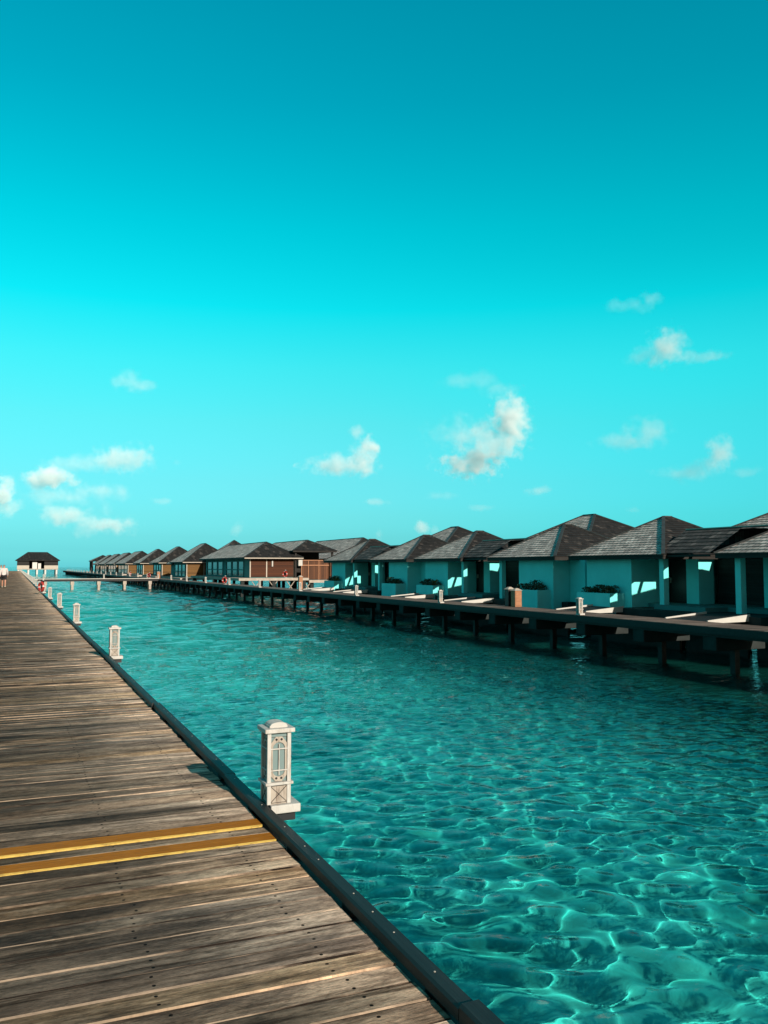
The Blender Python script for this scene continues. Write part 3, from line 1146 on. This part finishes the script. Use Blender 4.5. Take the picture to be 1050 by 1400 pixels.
    mb.build('ridge_cap', M['bright_trim'], er)
    mb = MB(); mb.box(X(19.96), X(19.99), e0, e1, 1.86, 1.94)
    mb.build('fascia', M['soffit_timber'], er)
    # main house behind
    hip_roof(r, X(22.9), X(30.4), -4.3, 4.3, 2.1, 4.15, ((X(26.6), -.45), (X(26.6), .45)), name='main_roof')
    mb = MB(); mb.box(X(24.8), X(29.4), -3.5, 3.5, .1, 2.04)
    mb.build('main_wall', M['white_render'], r)
    # entry ramps from the jetty, each with two white side boards
    for y0, y1 in ramps:
        y0 -= yc; y1 -= yc
        mb = MB()
        xa, xb = X(JX1 + .02), X(19.5)
        mb.prism([(xa, -.10), (xb, -.02), (xb, .10), (xa, -.01)][::-1], 'y', y0, y1)
        rp = mb.build('entry_ramp', M['dark_timber'], r)
        for ys in (y0 - .05, y1 + .002):
            mb = MB()
            mb.prism([(xa, -.06), (xb, -.04), (xb, .165), (xa, .028)][::-1], 'y', ys, ys + .045)
            mb.build('side_board', M['ramp_board'], rp)
    # shrubs stand in the planters
    for (yp, s), lb, sd in zip(((ya, 1), (yb, -1)), shrubs, (int(ya * 7), int(yb * 7))):
        if lb:
            make_shrub((19.9, yp + s * 1.58, .49), .42, 1.72, .42, lb, sd, 'yellow' in lb)
    return r

make_pair(14.3, 26.5, [(17.75, 19.35), (23.2, 24.85)], 'white paired villa at the right edge, roof cut off by the frame', (None, 'dense dark shrub in the rightmost planter'))
make_pair(27.86, 40.3, [(31.85, 33.4), (37.6, 39.25)], 'white paired villa in the middle, with the brown cabinet beside its planter', ('dark shrub in the planter beside the brown cabinet', 'low shrub with yellow tips in a planter of the middle villa'))
make_pair(41.7, 54.7, [(46.2, 47.8), (52.0, 53.6)], 'leftmost white paired villa, next to the upright board screen', ('dark low shrub in the near planter of the leftmost white villa', 'shrub with yellow flowers in the planter beside the board screen'))

# brown cabinets
def cabinet(loc, label, h=.62, w=.30, wood='cabinet_timber'):
    r = thing('utility_cabinet', label, 'cabinet', loc, 0, 'cabinets on the jetty')
    mb = MB(); mb.box(-w / 2, w / 2, -w / 2, w / 2, 0, h)
    mb.build('body', M[wood], r, .01)
    mb = MB()
    a = w / 2 + .03
    mb.mesh8([(-a, -a, h), (a, -a, h), (a, a, h), (-a, a, h), (-.05, -.05, h + .09), (.05, -.05, h + .09), (.05, .05, h + .09), (-.05, .05, h + .09)])
    mb.build('cap', M['pale_concrete'], r)
    mb = MB(); mb.box(-w / 2 + .03, w / 2 - .03, -w / 2 - .012, -w / 2 - .002, .06, h - .05)
    mb.build('door', M[wood], r)
    return r
cabinet((17.7, 27.2, .002), 'brown timber cabinet with grey cap beside a white planter')
cabinet((17.7, 27.68, .002), 'dark cabinet just left of the brown cabinet', .66, .27, 'door_timber')
cabinet((17.6, 53.4, .002), 'tall brown cabinet with pale cap by the upright board screen', .85, .26)
cabinet((17.6, 114, .002), 'small brown cabinet far along the jetty by the footbridge', .8, .4)
# ------------------------------------------------------------------ other buildings along the jetty
def window(parent, X, y0, y1, z0, z1, n, ztr):
    """Row of n framed windows on a wall plane facing -X."""
    w = (y1 - y0) / n
    for i in range(n):
        a, b = y0 + i * w + .08, y0 + (i + 1) * w - .08
        mb = MB(); mb.box(X - .02, X - .002, a, b, z0, z1)
        g = mb.build('window', M['window_glass'], parent)
        fr = MB()
        for u0, u1, v0, v1 in ((a, a + .16, z0, z1), (b - .16, b, z0, z1), (a + .16, b - .16, z1 - .1, z1), (a + .16, b - .16, z0, z0 + .1), (a + .16, b - .16, ztr - .05, ztr + .05)):
            fr.box(X - .07, X - .022, u0, u1, v0, v1)
        fr.build('frame', M['grey_render'], g)

def house(name, label, x0, x1, y0, y1, ze, za, zf, clad, glazed=None, inset=.65, plat=None, group=None, bright_eave=True, annex=None, cat='house'):
    cx, cy = (x0 + x1) / 2, (y0 + y1) / 2
    r = thing(name, label, cat, (cx, cy, 0), 0, group)
    hx, hy = (x1 - x0) / 2, (y1 - y0) / 2
    rl = max(0, hy - hx)
    hip_roof(r, -hx, hx, -hy, hy, ze, za, ((0, -rl - .1), (0, rl + .1)), course=.34)
    wx, wy = hx - inset, hy - inset
    mb = MB(); mb.box(-wx, wx, -wy, wy, zf, ze - .06)
    mb.build('wall', M['grey_render'], r)
    mb = MB(); mb.box(-wx + .05, wx - .05, -wy - .05, -wy - .002, zf + .06, ze - .16)
    mb.build('cladding', M[clad], r)
    mb = MB()
    for x in (-wx, -wx + (2 * wx) * .36, wx - .12):
        mb = MB(); mb.box(x, x + .10, -wy - .075, -wy - .052, zf + .03, ze - .08)
        mb.build('corner_trim', M['bright_trim'], r)
    if bright_eave:
        mb = MB(); mb.box(-hx + .02, hx - .02, -hy - .03, -hy + .004, ze - .12, ze - .03)
        mb.build('eave_board', M['bright_trim'], r)
    if glazed == 'two':
        L = 2 * wy
        window(r, -wx, -wy + L * .10, -wy + L * .48, zf + .05, ze - .3, 3, zf + .75)
        window(r, -wx, -wy + L * .55, -wy + L * .96, zf + .05, ze - .3, 3, zf + .75)
    elif glazed:
        window(r, -wx, -wy + .5, wy - .5, zf + .1, ze - .3, glazed, zf + .8)
    if plat:
        a, b, c, d = plat
        a, b, c, d = a - cx, b - cx, c - cy, d - cy
        mb = MB(); mb.box(a, b, c, d, zf - .24, zf - .004)
        p = mb.build('platform', M['pale_concrete'], r)
        mb = None
        n = max(3, int((d - c) / 6))
        for i in range(n):
            y = c + .3 + (d - c - .6) * i / (n - 1)
            for x in (a + .4, (a + b) / 2, b - .4):
                q = MB(); q.box(x - .16, x + .16, y - .16, y + .16, -2.7, zf - .242)
                q.build('pile', M['dark_concrete'], r)
    if annex:
        ax0, ax1, ay0, ay1, ae, aa = annex
        h = min(ax1 - ax0, ay1 - ay0) / 2
        ca, cb = (ax0 + ax1) / 2 - cx, (ay0 + ay1) / 2 - cy
        hip_roof(r, ax0 - cx, ax1 - cx, ay0 - cy, ay1 - cy, ae, aa, ((ca, cb - .1), (ca, cb + .1)), course=.34, name='annex_roof')
        mb = MB(); mb.box(ax0 - cx + .6, ax1 - cx - .6, ay0 - cy + .6, ay1 - cy - .6, zf, ae - .06)
        mb.build('annex_wall', M['grey_render'], r)
    return r

d = house('clad_house', 'glazed house with red brown board wall facing the viewer', 19.8, 25.7, 77.0, 98.2, 2.42, 3.97, .47, 'red_cladding', 'two', .7, (18.9, 25.70, 75.4, 98.4))
mb = MB(); mb.box(2.45, 2.85, -10.55, -10.2, 1.62, 2.2)
mb.build('wall_lamp', M['lamp_white'], d)
mb = MB(); mb.box(-.1, .03, -10.08, -9.96, 1.55, 2.1)
mb.build('wall_lamp', M['lamp_white'], d)
mb = MB()
for i in range(4):
    x = -2.6 + 1.7 * i
    mb.bar((x, -12.0, -.9), (x + .8, -12.0, .2), .06, .06); mb.bar((x + .8, -12.0, -.9), (x, -12.0, .2), .06, .06)
mb.build('brace', M['pale_concrete'], d)

# open pavilion with a screen of upright boards
e = thing('screen_pavilion', 'open pavilion with an upright red brown board screen under a dark roof', 'pavilion', (27, 85, 0))
hip_roof(e, -2.4, 2.2, -8, 8, 3.1, 4.2, ((-.1, -5.6), (-.1, 5.6)), course=.34)
mb = MB(); mb.box(-1.9, 1.7, -4, 7, .25, 3.02)
mb.build('wall', M['soffit_timber'], e)
mb = MB(); mb.box(-1.25, 2.75, -7.06, -7.0, .3, 2.15)
sc = mb.build('board_screen', M['screen_boards'], e)
mb = MB()
for x in (-1.25, -.55, .55, 1.65, 2.68):
    mb.box(x, x + .07, -7.14, -7.062, .25, 2.2)
mb.box(-1.25, 2.75, -7.16, -7.142, 1.62, 1.72); mb.box(-1.25, 2.75, -7.16, -7.142, 2.12, 2.2)
mb.build('frame', M['cabinet_timber'], sc)
for x in (-2.0, 1.8):
    for y in (-7.6, 7.6):
        mb = MB(); mb.box(x - .08, x + .08, y - .08, y + .08, .25, 3.05)
        mb.build('post', M['soffit_timber'], e)
mb = MB(); mb.box(-1.27, 3.6, -9.6, 9, .0, .248)
mb.build('platform', M['pale_concrete'], e)
for x in (-.9, 1.2, 3.2):
    for y in (-9.2, -3, 3, 8.5):
        mb = MB(); mb.box(x - .15, x + .15, y - .15, y + .15, -2.7, -.002)
        mb.build('pile', M['dark_concrete'], e)
tag(d, d['label'], 'house')

house('long_house', 'long grey roofed house behind the board screen pavilion', 30.5, 37.5, 78.4, 100, 2.4, 4.62, .1, 'red_cladding', None, .7, (30.4, 38, 78, 100.5))
G = 'amber clad villas farther along the jetty'
amb = [(107, 10.0, (22.2, 28.4, 100.5, 106.6, 2.6, 4.85), 'nearest amber clad villa, just left of the glazed house'),
       (126.5, 9.5, (19.8, 24.8, 116.9, 121.5, 1.95, 3.6), 'second amber clad villa from the glazed house, tall pointed roof'),
       (146.5, 9.5, (20.2, 25.2, 136.4, 141.0, 1.95, 3.6), 'third amber clad villa from the glazed house, pointed roof'),
       (167.5, 18, (20.2, 25.2, 156.9, 161.5, 1.95, 3.6), 'fourth amber clad villa from the glazed house, half hidden'),
       (188, 18, None, 'dark small villa in the distance, third from the open pavilion end'),
       (208, 18, None, 'dark small villa in the distance, second from the open pavilion'),
       (228, 14, None, 'dark small villa in the distance, next to the open pavilion')]
for y, L, an, lb in amb:
    house('clad_villa', lb, 19.5, 26.8, y, y + L, 2.15, 4.62, .12, 'amber_cladding', 3, .6, (18.6, 27.5, y - 3.5, y + L + 1), G, True, an, 'villa')

pv = thing('open_pavilion', 'small open sided pavilion at the far left end of the villa row', 'pavilion', (22.7, 248, 0))
hip_roof(pv, -3.4, 3.4, -4.4, 4.4, 3.1, 4.75, ((0, -1), (0, 1)), course=.4)
for x in (-3.0, 3.0):
    for y in (-4, 0, 4):
        mb = MB(); mb.box(x - .16, x + .16, y - .16, y + .16, .1, 3.05)
        mb.build('post', M['dark_timber'], pv)
mb = MB(); mb.box(-4.5, 4, -5, 5, -.2, .1)
mb.build('platform', M['pale_concrete'], pv)
for x in (-3.5, 3.2):
    for y in (-4.4, 4.4):
        mb = MB(); mb.box(x - .2, x + .2, y - .2, y + .2, -2.7, -.202)
        mb.build('pile', M['pale_concrete'], pv)

# ------------------------------------------------------------------ hut where the boardwalk ends
h = thing('arrival_hut', 'dark hipped roof hut on white piles where the boardwalk ends', 'hut', (7.5, 333, 0))
hip_roof(h, -7.5, 7.5, -7, 7, 3.75, 6.85, ((-3.3, 0), (3.3, 0)), course=.5)
mb = MB(); mb.box(-7.0, 7.0, -6.4, 6.4, .45, .75)
mb.build('platform', M['pale_concrete'], h)
for xa, xb in ((-6.9, -2.9), (2.2, 6.9)):
    mb = MB(); mb.box(xa, xb, -6.2, -6.0, .76, 1.95)
    mb.build('low_wall', M['bright_trim'], h)
    mb = MB(); mb.box(xa, xb, -6.25, -6.0, 1.953, 3.65)
    mb.build('wall', M['dark_slats'], h)
mb = MB(); mb.box(-6.9, 6.9, 1, 6.2, .76, 3.65)
mb.build('back_room', M['soffit_timber'], h)
mb = MB(); mb.box(-1.8, -.2, -5.6, -5.2, .76, 3.2); mb.box(.1, 1.1, -5.4, -5.1, .76, 2.7)
mb.build('curtain', M['white_plastic'], h)
for x in (-6.4, -3.1, -.2, 2.6, 6.4):
    for y in (-5.9, 0, 5.9):
        mb = MB(); mb.box(x - .28, x + .28, y - .28, y + .28, -2.7, .448)
        mb.build('pile', M['white_plastic'], h)

# ------------------------------------------------------------------ life rings
def torus_mb(Rr, r, nseg=28, ns=10, band=True):
    mb = MB()
    for i in range(nseg):
        for j in range(ns):
            q = []
            for a, b in ((i, j), (i + 1, j), (i + 1, j + 1), (i, j + 1)):
                t, s = 2 * math.pi * a / nseg, 2 * math.pi * b / ns
                q.append(((Rr + r * math.cos(s)) * math.cos(t), r * math.sin(s), (Rr + r * math.cos(s)) * math.sin(t)))
            mb.face(q, 1 if (i % 7 == 0) else 0, None, True)
    return mb
RING = []
def life_ring(loc, rz, label, zc=.36, Rr=.23):
    if RING:
        r = copy_tree(RING[0])
        r.location = loc
        r.rotation_euler = (0, 0, rz)
        tag(r, label, 'life ring', 'life ring stands')
        return r
    r = thing('life_ring_stand', label, 'life ring', loc, rz, 'life ring stands')
    o = torus_mb(Rr, .07).build('ring', [M['red_plastic'], M['white_plastic']], r)
    o.location = (0, -.10, zc)
    mb = MB(); mb.box(-.05, .05, -.02, .03, 0, .76)
    mb.build('post', M['white_plastic'], r)
    mb = MB(); mb.box(-.16, .16, -.035, -.022, .12, .70)
    mb.build('back_board', M['dark_timber'], r)
    mb = MB(); mb.box(-.12, .12, -.08, .1, 0, .03)
    mb.build('foot', M['white_plastic'], r)
    RING.append(r)
    return r
life_ring((1.45, 50.3, .064), R(-62), 'red life ring on a white post at the boardwalk kerb')
life_ring((16.75, 71.6, .002), R(-55), 'red life ring stand on the jetty in front of the glazed house')
life_ring((23.5, 75.8, .468), R(-55), 'red life ring on the pale platform below the red brown wall')
life_ring((16.8, 116.5, .002), R(-55), 'small red life ring far along the jetty, right one of two')
life_ring((16.8, 137.0, .002), R(-60), 'small red life ring far along the jetty, left one of two')

# ------------------------------------------------------------------ people walking away on the boardwalk
def skin_obj(name, pts, edges, radii, m, parent, root=0, sub=2):
    me = bpy.data.meshes.new(name)
    me.from_pydata([tuple(p) for p in pts], edges, [])
    me.materials.append(m)
    o = bpy.data.objects.new(name, me)
    COL.objects.link(o)
    o.parent = parent
    sk = o.modifiers.new('skin', 'SKIN')
    for i, rr in enumerate(radii):
        v = me.skin_vertices[0].data[i]
        v.radius = rr if isinstance(rr, tuple) else (rr, rr)
        v.use_root = (i == root)
    sk.use_smooth_shade = True
    sb = o.modifiers.new('sub', 'SUBSURF')
    sb.levels = sub
    sb.render_levels = sub
    return o

simple('skin', (.42, .20, .13), .55, .4, .1, 8)
simple('hair_dark', (.015, .011, .009), .6, .4, .3, 30)
simple('hair_grey', (.16, .15, .14), .6, .4, .3, 30)
simple('cloth_pale_aqua', (.33, .52, .48), .8, .2, .08, 10)
simple('cloth_white', (.52, .46, .44), .8, .2, .06, 10)
simple('cloth_pink', (.44, .27, .27), .8, .2, .06, 10)
simple('cloth_dark', (.020, .018, .020), .8, .2, .2, 10)
simple('shoe_pale', (.42, .38, .28), .6, .3, .1, 10)

def person(loc, h, label, shirt, bottom, hair, step=1, long_shirt=False, long_sleeve=False):
    r = thing('person', label, 'person', loc, 0, 'people walking away on the boardwalk')
    k = h / 1.75
    st = .20 * step
    P = {'pelvis': (0, 0, .95), 'waist': (0, 0, 1.08), 'chest': (0, .02, 1.30), 'neck': (0, .02, 1.47), 'head0': (0, .03, 1.56), 'head1': (0, .035, 1.65), 'crown': (0, .03, 1.715)}
    for sx, n in ((-1, 'l'), (1, 'r')):
        f = st * sx
        P['hip' + n] = (sx * .10, 0, .90)
        P['knee' + n] = (sx * .10, f * .55 + .05, .49)
        P['ankle' + n] = (sx * .10, f * 1.2 - .02, .085 + (.05 if f < 0 else 0))
        P['toe' + n] = (sx * .115, f * 1.2 + .15, .035)
        P['sh' + n] = (sx * .19, .015, 1.40)
        P['elb' + n] = (sx * .245, -f * .5 - .03, 1.13)
        P['wri' + n] = (sx * .26, -f * .9 + .05, .90)
        P['hand' + n] = (sx * .26, -f * 1.0 + .08, .81)
    names = list(P)
    ix = {n: i for i, n in enumerate(names)}
    E = [('pelvis', 'waist'), ('waist', 'chest'), ('chest', 'neck'), ('neck', 'head0'), ('head0', 'head1'), ('head1', 'crown')]
    for n in 'lr':
        E += [('pelvis', 'hip' + n), ('hip' + n, 'knee' + n), ('knee' + n, 'ankle' + n), ('ankle' + n, 'toe' + n), ('chest', 'sh' + n), ('sh' + n, 'elb' + n), ('elb' + n, 'wri' + n), ('wri' + n, 'hand' + n)]
    rad = {'pelvis': (.15, .11), 'waist': (.14, .10), 'chest': (.16, .11), 'neck': .055, 'head0': .075, 'head1': .085, 'crown': .05}
    for n in 'lr':
        rad.update({'hip' + n: .09, 'knee' + n: .058, 'ankle' + n: .042, 'toe' + n: .035, 'sh' + n: .06, 'elb' + n: .043, 'wri' + n: .031, 'hand' + n: .035})
    S_ = lambda n: Vector(P[n]) * k
    def sc(v):
        return (v[0] * k, v[1] * k) if isinstance(v, tuple) else v * k
    skin_obj('body', [S_(n) for n in names], [(ix[a], ix[b]) for a, b in E], [sc(rad[n]) for n in names], M['skin'], r)
    def garment(nm, keys, ed, rr, m):
        j = {n: i for i, n in enumerate(keys)}
        return skin_obj(nm, [S_(n) for n in keys], [(j[a], j[b]) for a, b in ed], [sc(x) for x in rr], m, r)
    P['hem'] = (0, -.01, .80 if long_shirt else .93)
    P['collar'] = (0, .02, 1.43)
    for n, sx in (('l', -1), ('r', 1)):
        P['slv' + n] = tuple(Vector(P['sh' + n]).lerp(Vector(P['elb' + n]), .75))
        P['cuf' + n] = P['wri' + n]
        P['sho' + n] = tuple(Vector(P['hip' + n]).lerp(Vector(P['knee' + n]), .85))
    keys = ['waist', 'chest', 'collar', 'hem', 'shl', 'shr', 'slvl', 'slvr']
    ed = [('waist', 'chest'), ('chest', 'collar'), ('waist', 'hem'), ('chest', 'shl'), ('chest', 'shr'), ('shl', 'slvl'), ('shr', 'slvr')]
    rr = [(.185, .14), (.195, .145), (.085, .08), (.20, .15), .085, .085, .075, .075]
    if long_sleeve:
        keys += ['elbl', 'elbr', 'cufl', 'cufr']
        ed += [('slvl', 'elbl'), ('elbl', 'cufl'), ('slvr', 'elbr'), ('elbr', 'cufr')]
        rr += [.062, .062, .052, .052]
    garment('shirt', keys, ed, rr, shirt)
    garment('shorts', ['pelvis', 'hipl', 'hipr', 'shol', 'shor'], [('pelvis', 'hipl'), ('pelvis', 'hipr'), ('hipl', 'shol'), ('hipr', 'shor')], [(.175, .13), .115, .115, .10, .10], bottom)
    for n in 'lr':
        P['heel' + n] = (P['ankle' + n][0], P['ankle' + n][1] - .03, P['ankle' + n][2] - .03)
        garment('shoe', ['heel' + n, 'toe' + n], [('heel' + n, 'toe' + n)], [.055, .05], M['shoe_pale'])
    P['h0'] = (0, .005, 1.585); P['h1'] = (0, .015, 1.665); P['h2'] = (0, .03, 1.73)
    garment('hair', ['h0', 'h1', 'h2'], [('h0', 'h1'), ('h1', 'h2')], [.083, .095, .055], hair)
    return r
person((-1.18, 67.6, .004), 1.74, 'person in a long pale aqua shirt at the left edge', M['cloth_pale_aqua'], M['cloth_dark'], M['hair_dark'], 1, True)
person((-.74, 67.2, .004), 1.70, 'person with pale hair in white shirt and dark shorts walking away', M['cloth_white'], M['cloth_dark'], M['hair_grey'], -1, False, True)
person((-.98, 70.2, .004), 1.70, 'person in pink top, mostly hidden behind the two others', M['cloth_pink'], M['cloth_dark'], M['hair_grey'], 1)
# ------------------------------------------------------------------ fair weather clouds (real volumes far out over the sea)
def cloud_material(name, dens, seed, cell, wisp):
    m = bpy.data.materials.new(name)
    m.use_nodes = True
    nt = m.node_tree
    nt.nodes.remove(nt.nodes['Principled BSDF'])
    pv = nd(nt, 'VolumePrincipled')
    pv.inputs['Color'].default_value = (.93, 1, 1, 1)
    pv.inputs['Anisotropy'].default_value = -.22
    t = nd(nt, 'TexCoord')
    ln = nd(nt, 'VectorMath', operation='LENGTH')
    nt.links.new(t.outputs['Object'], ln.inputs[0])
    g = nd(nt, 'NewGeometry')
    off = nd(nt, 'VectorMath', operation='ADD')
    off.inputs[1].default_value = (seed * 131.0, seed * 57.0, seed * 23.0)
    nt.links.new(g.outputs['Position'], off.inputs[0])
    n = noise(nt, off.outputs[0], 1.0 / cell, 6, .62)
    a = math_(nt, 'ADD', math_(nt, 'SUBTRACT', .80, ln.outputs['Value']), math_(nt, 'MULTIPLY', math_(nt, 'SUBTRACT', n, .5), wisp))
    mr = nd(nt, 'MapRange', interpolation_type='SMOOTHSTEP')
    mr.inputs['From Min'].default_value = 0
    mr.inputs['From Max'].default_value = .7
    nt.links.new(a, mr.inputs['Value'])
    nt.links.new(math_(nt, 'MULTIPLY', mr.outputs['Result'], dens), pv.inputs['Density'])
    nt.links.new(pv.outputs[0], nt.nodes['Material Output'].inputs['Volume'])
    m.cycles.volume_step_rate = 1.0
    return m

def blob_mesh():
    bm = bmesh.new()
    bmesh.ops.create_icosphere(bm, subdivisions=3, radius=1.25)
    me = bpy.data.meshes.new('puff')
    bm.to_mesh(me)
    bm.free()
    return me
BLOB = blob_mesh()
CM = {}
D0 = 2600.0
def cloud(label, puffs, group=None):
    """puffs: (azimuth deg, elevation deg, width deg, height deg, density class)"""
    az, el = R(puffs[0][0]), R(puffs[0][1])
    c = Vector((math.sin(az) * math.cos(el), math.cos(az) * math.cos(el), math.sin(el))) * D0
    r = thing('cloud', label, 'cloud', c, 0, group or 'small clouds low over the sea')
    for i, (a, e, w, hgt, kind) in enumerate(puffs):
        key = kind
        if key not in CM:
            dens, cell, wisp = {'b': (.034, 36, 2.8), 'm': (.0145, 38, 2.8), 'f': (.0052, 44, 2.6), 'g': (.0026, 55, 2.4)}[kind]
            CM[key] = cloud_material('cloud_' + kind, dens, len(CM) + 1, cell, wisp)
        a, e = R(a), R(e)
        p = Vector((math.sin(a) * math.cos(e), math.cos(a) * math.cos(e), math.sin(e))) * (D0 + (i % 3) * 25)
        me = BLOB.copy()
        me.materials.append(CM[key])
        o = bpy.data.objects.new('puff', me)
        COL.objects.link(o)
        o.parent = r
        o.location = p - c
        sx, sz = D0 * R(w) / 1.2, D0 * R(hgt) / 1.2
        o.scale = (sx, max(sz, min(sx, 70)) , sz)
        o.rotation_euler = (0, 0, -R(24))
    return r
cloud('bright white small cloud low at the left, above a grey one', [(1.95, 5.75, 2.4, 1.1, 'b'), (1.3, 5.55, 1.5, .9, 'm')])
cloud('flat grey cloud under the bright left cloud', [(2.6, 4.6, 4.6, 1.1, 'f'), (5.0, 4.9, 3.0, 1.0, 'f')])
cloud('rounded pale cloud with a long flat tail, upper left of the villas', [(6.5, 7.2, 3.0, 1.5, 'm'), (3.9, 6.7, 4.2, 1.0, 'f')])
cloud('white cloud cut by the left edge of the picture', [(-.9, 4.5, 1.2, 2.0, 'b'), (-.5, 3.8, 1.2, .9, 'm')])
cloud('broken white cloud bank low over the boat hut', [(2.9, 3.3, 2.4, 1.1, 'm'), (4.2, 2.7, 1.6, 1.3, 'f'), (5.8, 2.75, 2.6, .9, 'm'), (5.4, 3.5, .8, .9, 'f')])
cloud('faint lone wisp high above the left villas', [(6.6, 12.3, 1.7, 1.0, 'f'), (7.6, 12.0, 1.4, .7, 'f')])
cloud('centre cloud with a leaning white tower and a puff above', [(20.8, 7.0, 3.6, 1.2, 'm'), (22.6, 7.4, 1.7, 1.9, 'm'), (23.0, 8.4, 1.3, 1.0, 'b'), (22.2, 9.4, .9, .9, 'm')])
cloud('largest cloud, zigzag with a bright right tower and white base', [(29.8, 9.1, 4.4, 1.9, 'f'), (32.8, 10.2, 2.0, 2.4, 'b'), (30.0, 7.1, 3.5, 1.6, 'b'), (31.7, 8.3, 3.2, 1.5, 'm'), (33.1, 9.2, 1.6, 1.6, 'm'), (31.0, 9.2, 2.2, 1.5, 'f')])
cloud('faint grey smear above the largest cloud', [(30.0, 12.7, 3.6, 1.2, 'g'), (32.0, 12.1, 2.2, .8, 'g')])
cloud('peaked pale cloud with flat base at the right', [(43.2, 14.3, 2.0, 1.8, 'm'), (42.2, 13.8, 2.6, .9, 'f'), (45.3, 13.5, 3.2, .6, 'f')])
cloud('thin cloud wisp highest in the picture at the right', [(42.3, 17.3, .9, 1.1, 'f'), (40.5, 17.1, 1.8, .8, 'g'), (41.6, 16.8, 1.2, .6, 'g')])
cloud('soft grey cloud above the right villas, left of the peaked white one', [(41.9, 8.9, 2.6, 1.6, 'f'), (40.4, 8.3, 3.2, 1.0, 'f')])
cloud('low right cloud with a white top and wide grey base', [(46.3, 7.4, 1.3, 1.6, 'm'), (45.7, 6.6, 1.6, 1.2, 'f'), (44.2, 6.1, 3.0, .9, 'f'), (47.9, 6.0, 1.8, .6, 'g')])
cloud('small grey cloud streak right of the largest cloud', [(34.6, 5.2, 1.7, .5, 'f')])
cloud('thin grey cloud streak just under the largest cloud', [(27.8, 4.9, 2.0, .5, 'g'), (30.6, 4.1, 1.8, .45, 'g')])
cloud('tiny white cloud puff peeping above the middle villa roofs', [(26.6, 2.7, .8, 1.0, 'm'), (27.6, 2.5, .6, .7, 'f')])
cloud('faint tiny cloud puff just above the glazed house', [(13.9, 2.6, .8, .9, 'f')])
cloud('faint tiny cloud puff above the board screen pavilion', [(23.6, 2.3, .6, .7, 'f')])
cloud('tiny grey cloud fleck over the roof of the right villa', [(40.8, 3.8, 1.0, .4, 'g')])
cloud('tiny grey cloud streak between the centre cloud and the middle roofs', [(23.4, 4.5, 1.5, .4, 'f')])
cloud('tiny grey cloud streak low above the amber villas', [(8.8, 4.4, 1.0, .4, 'f'), (9.8, 7.0, .7, .4, 'g')])
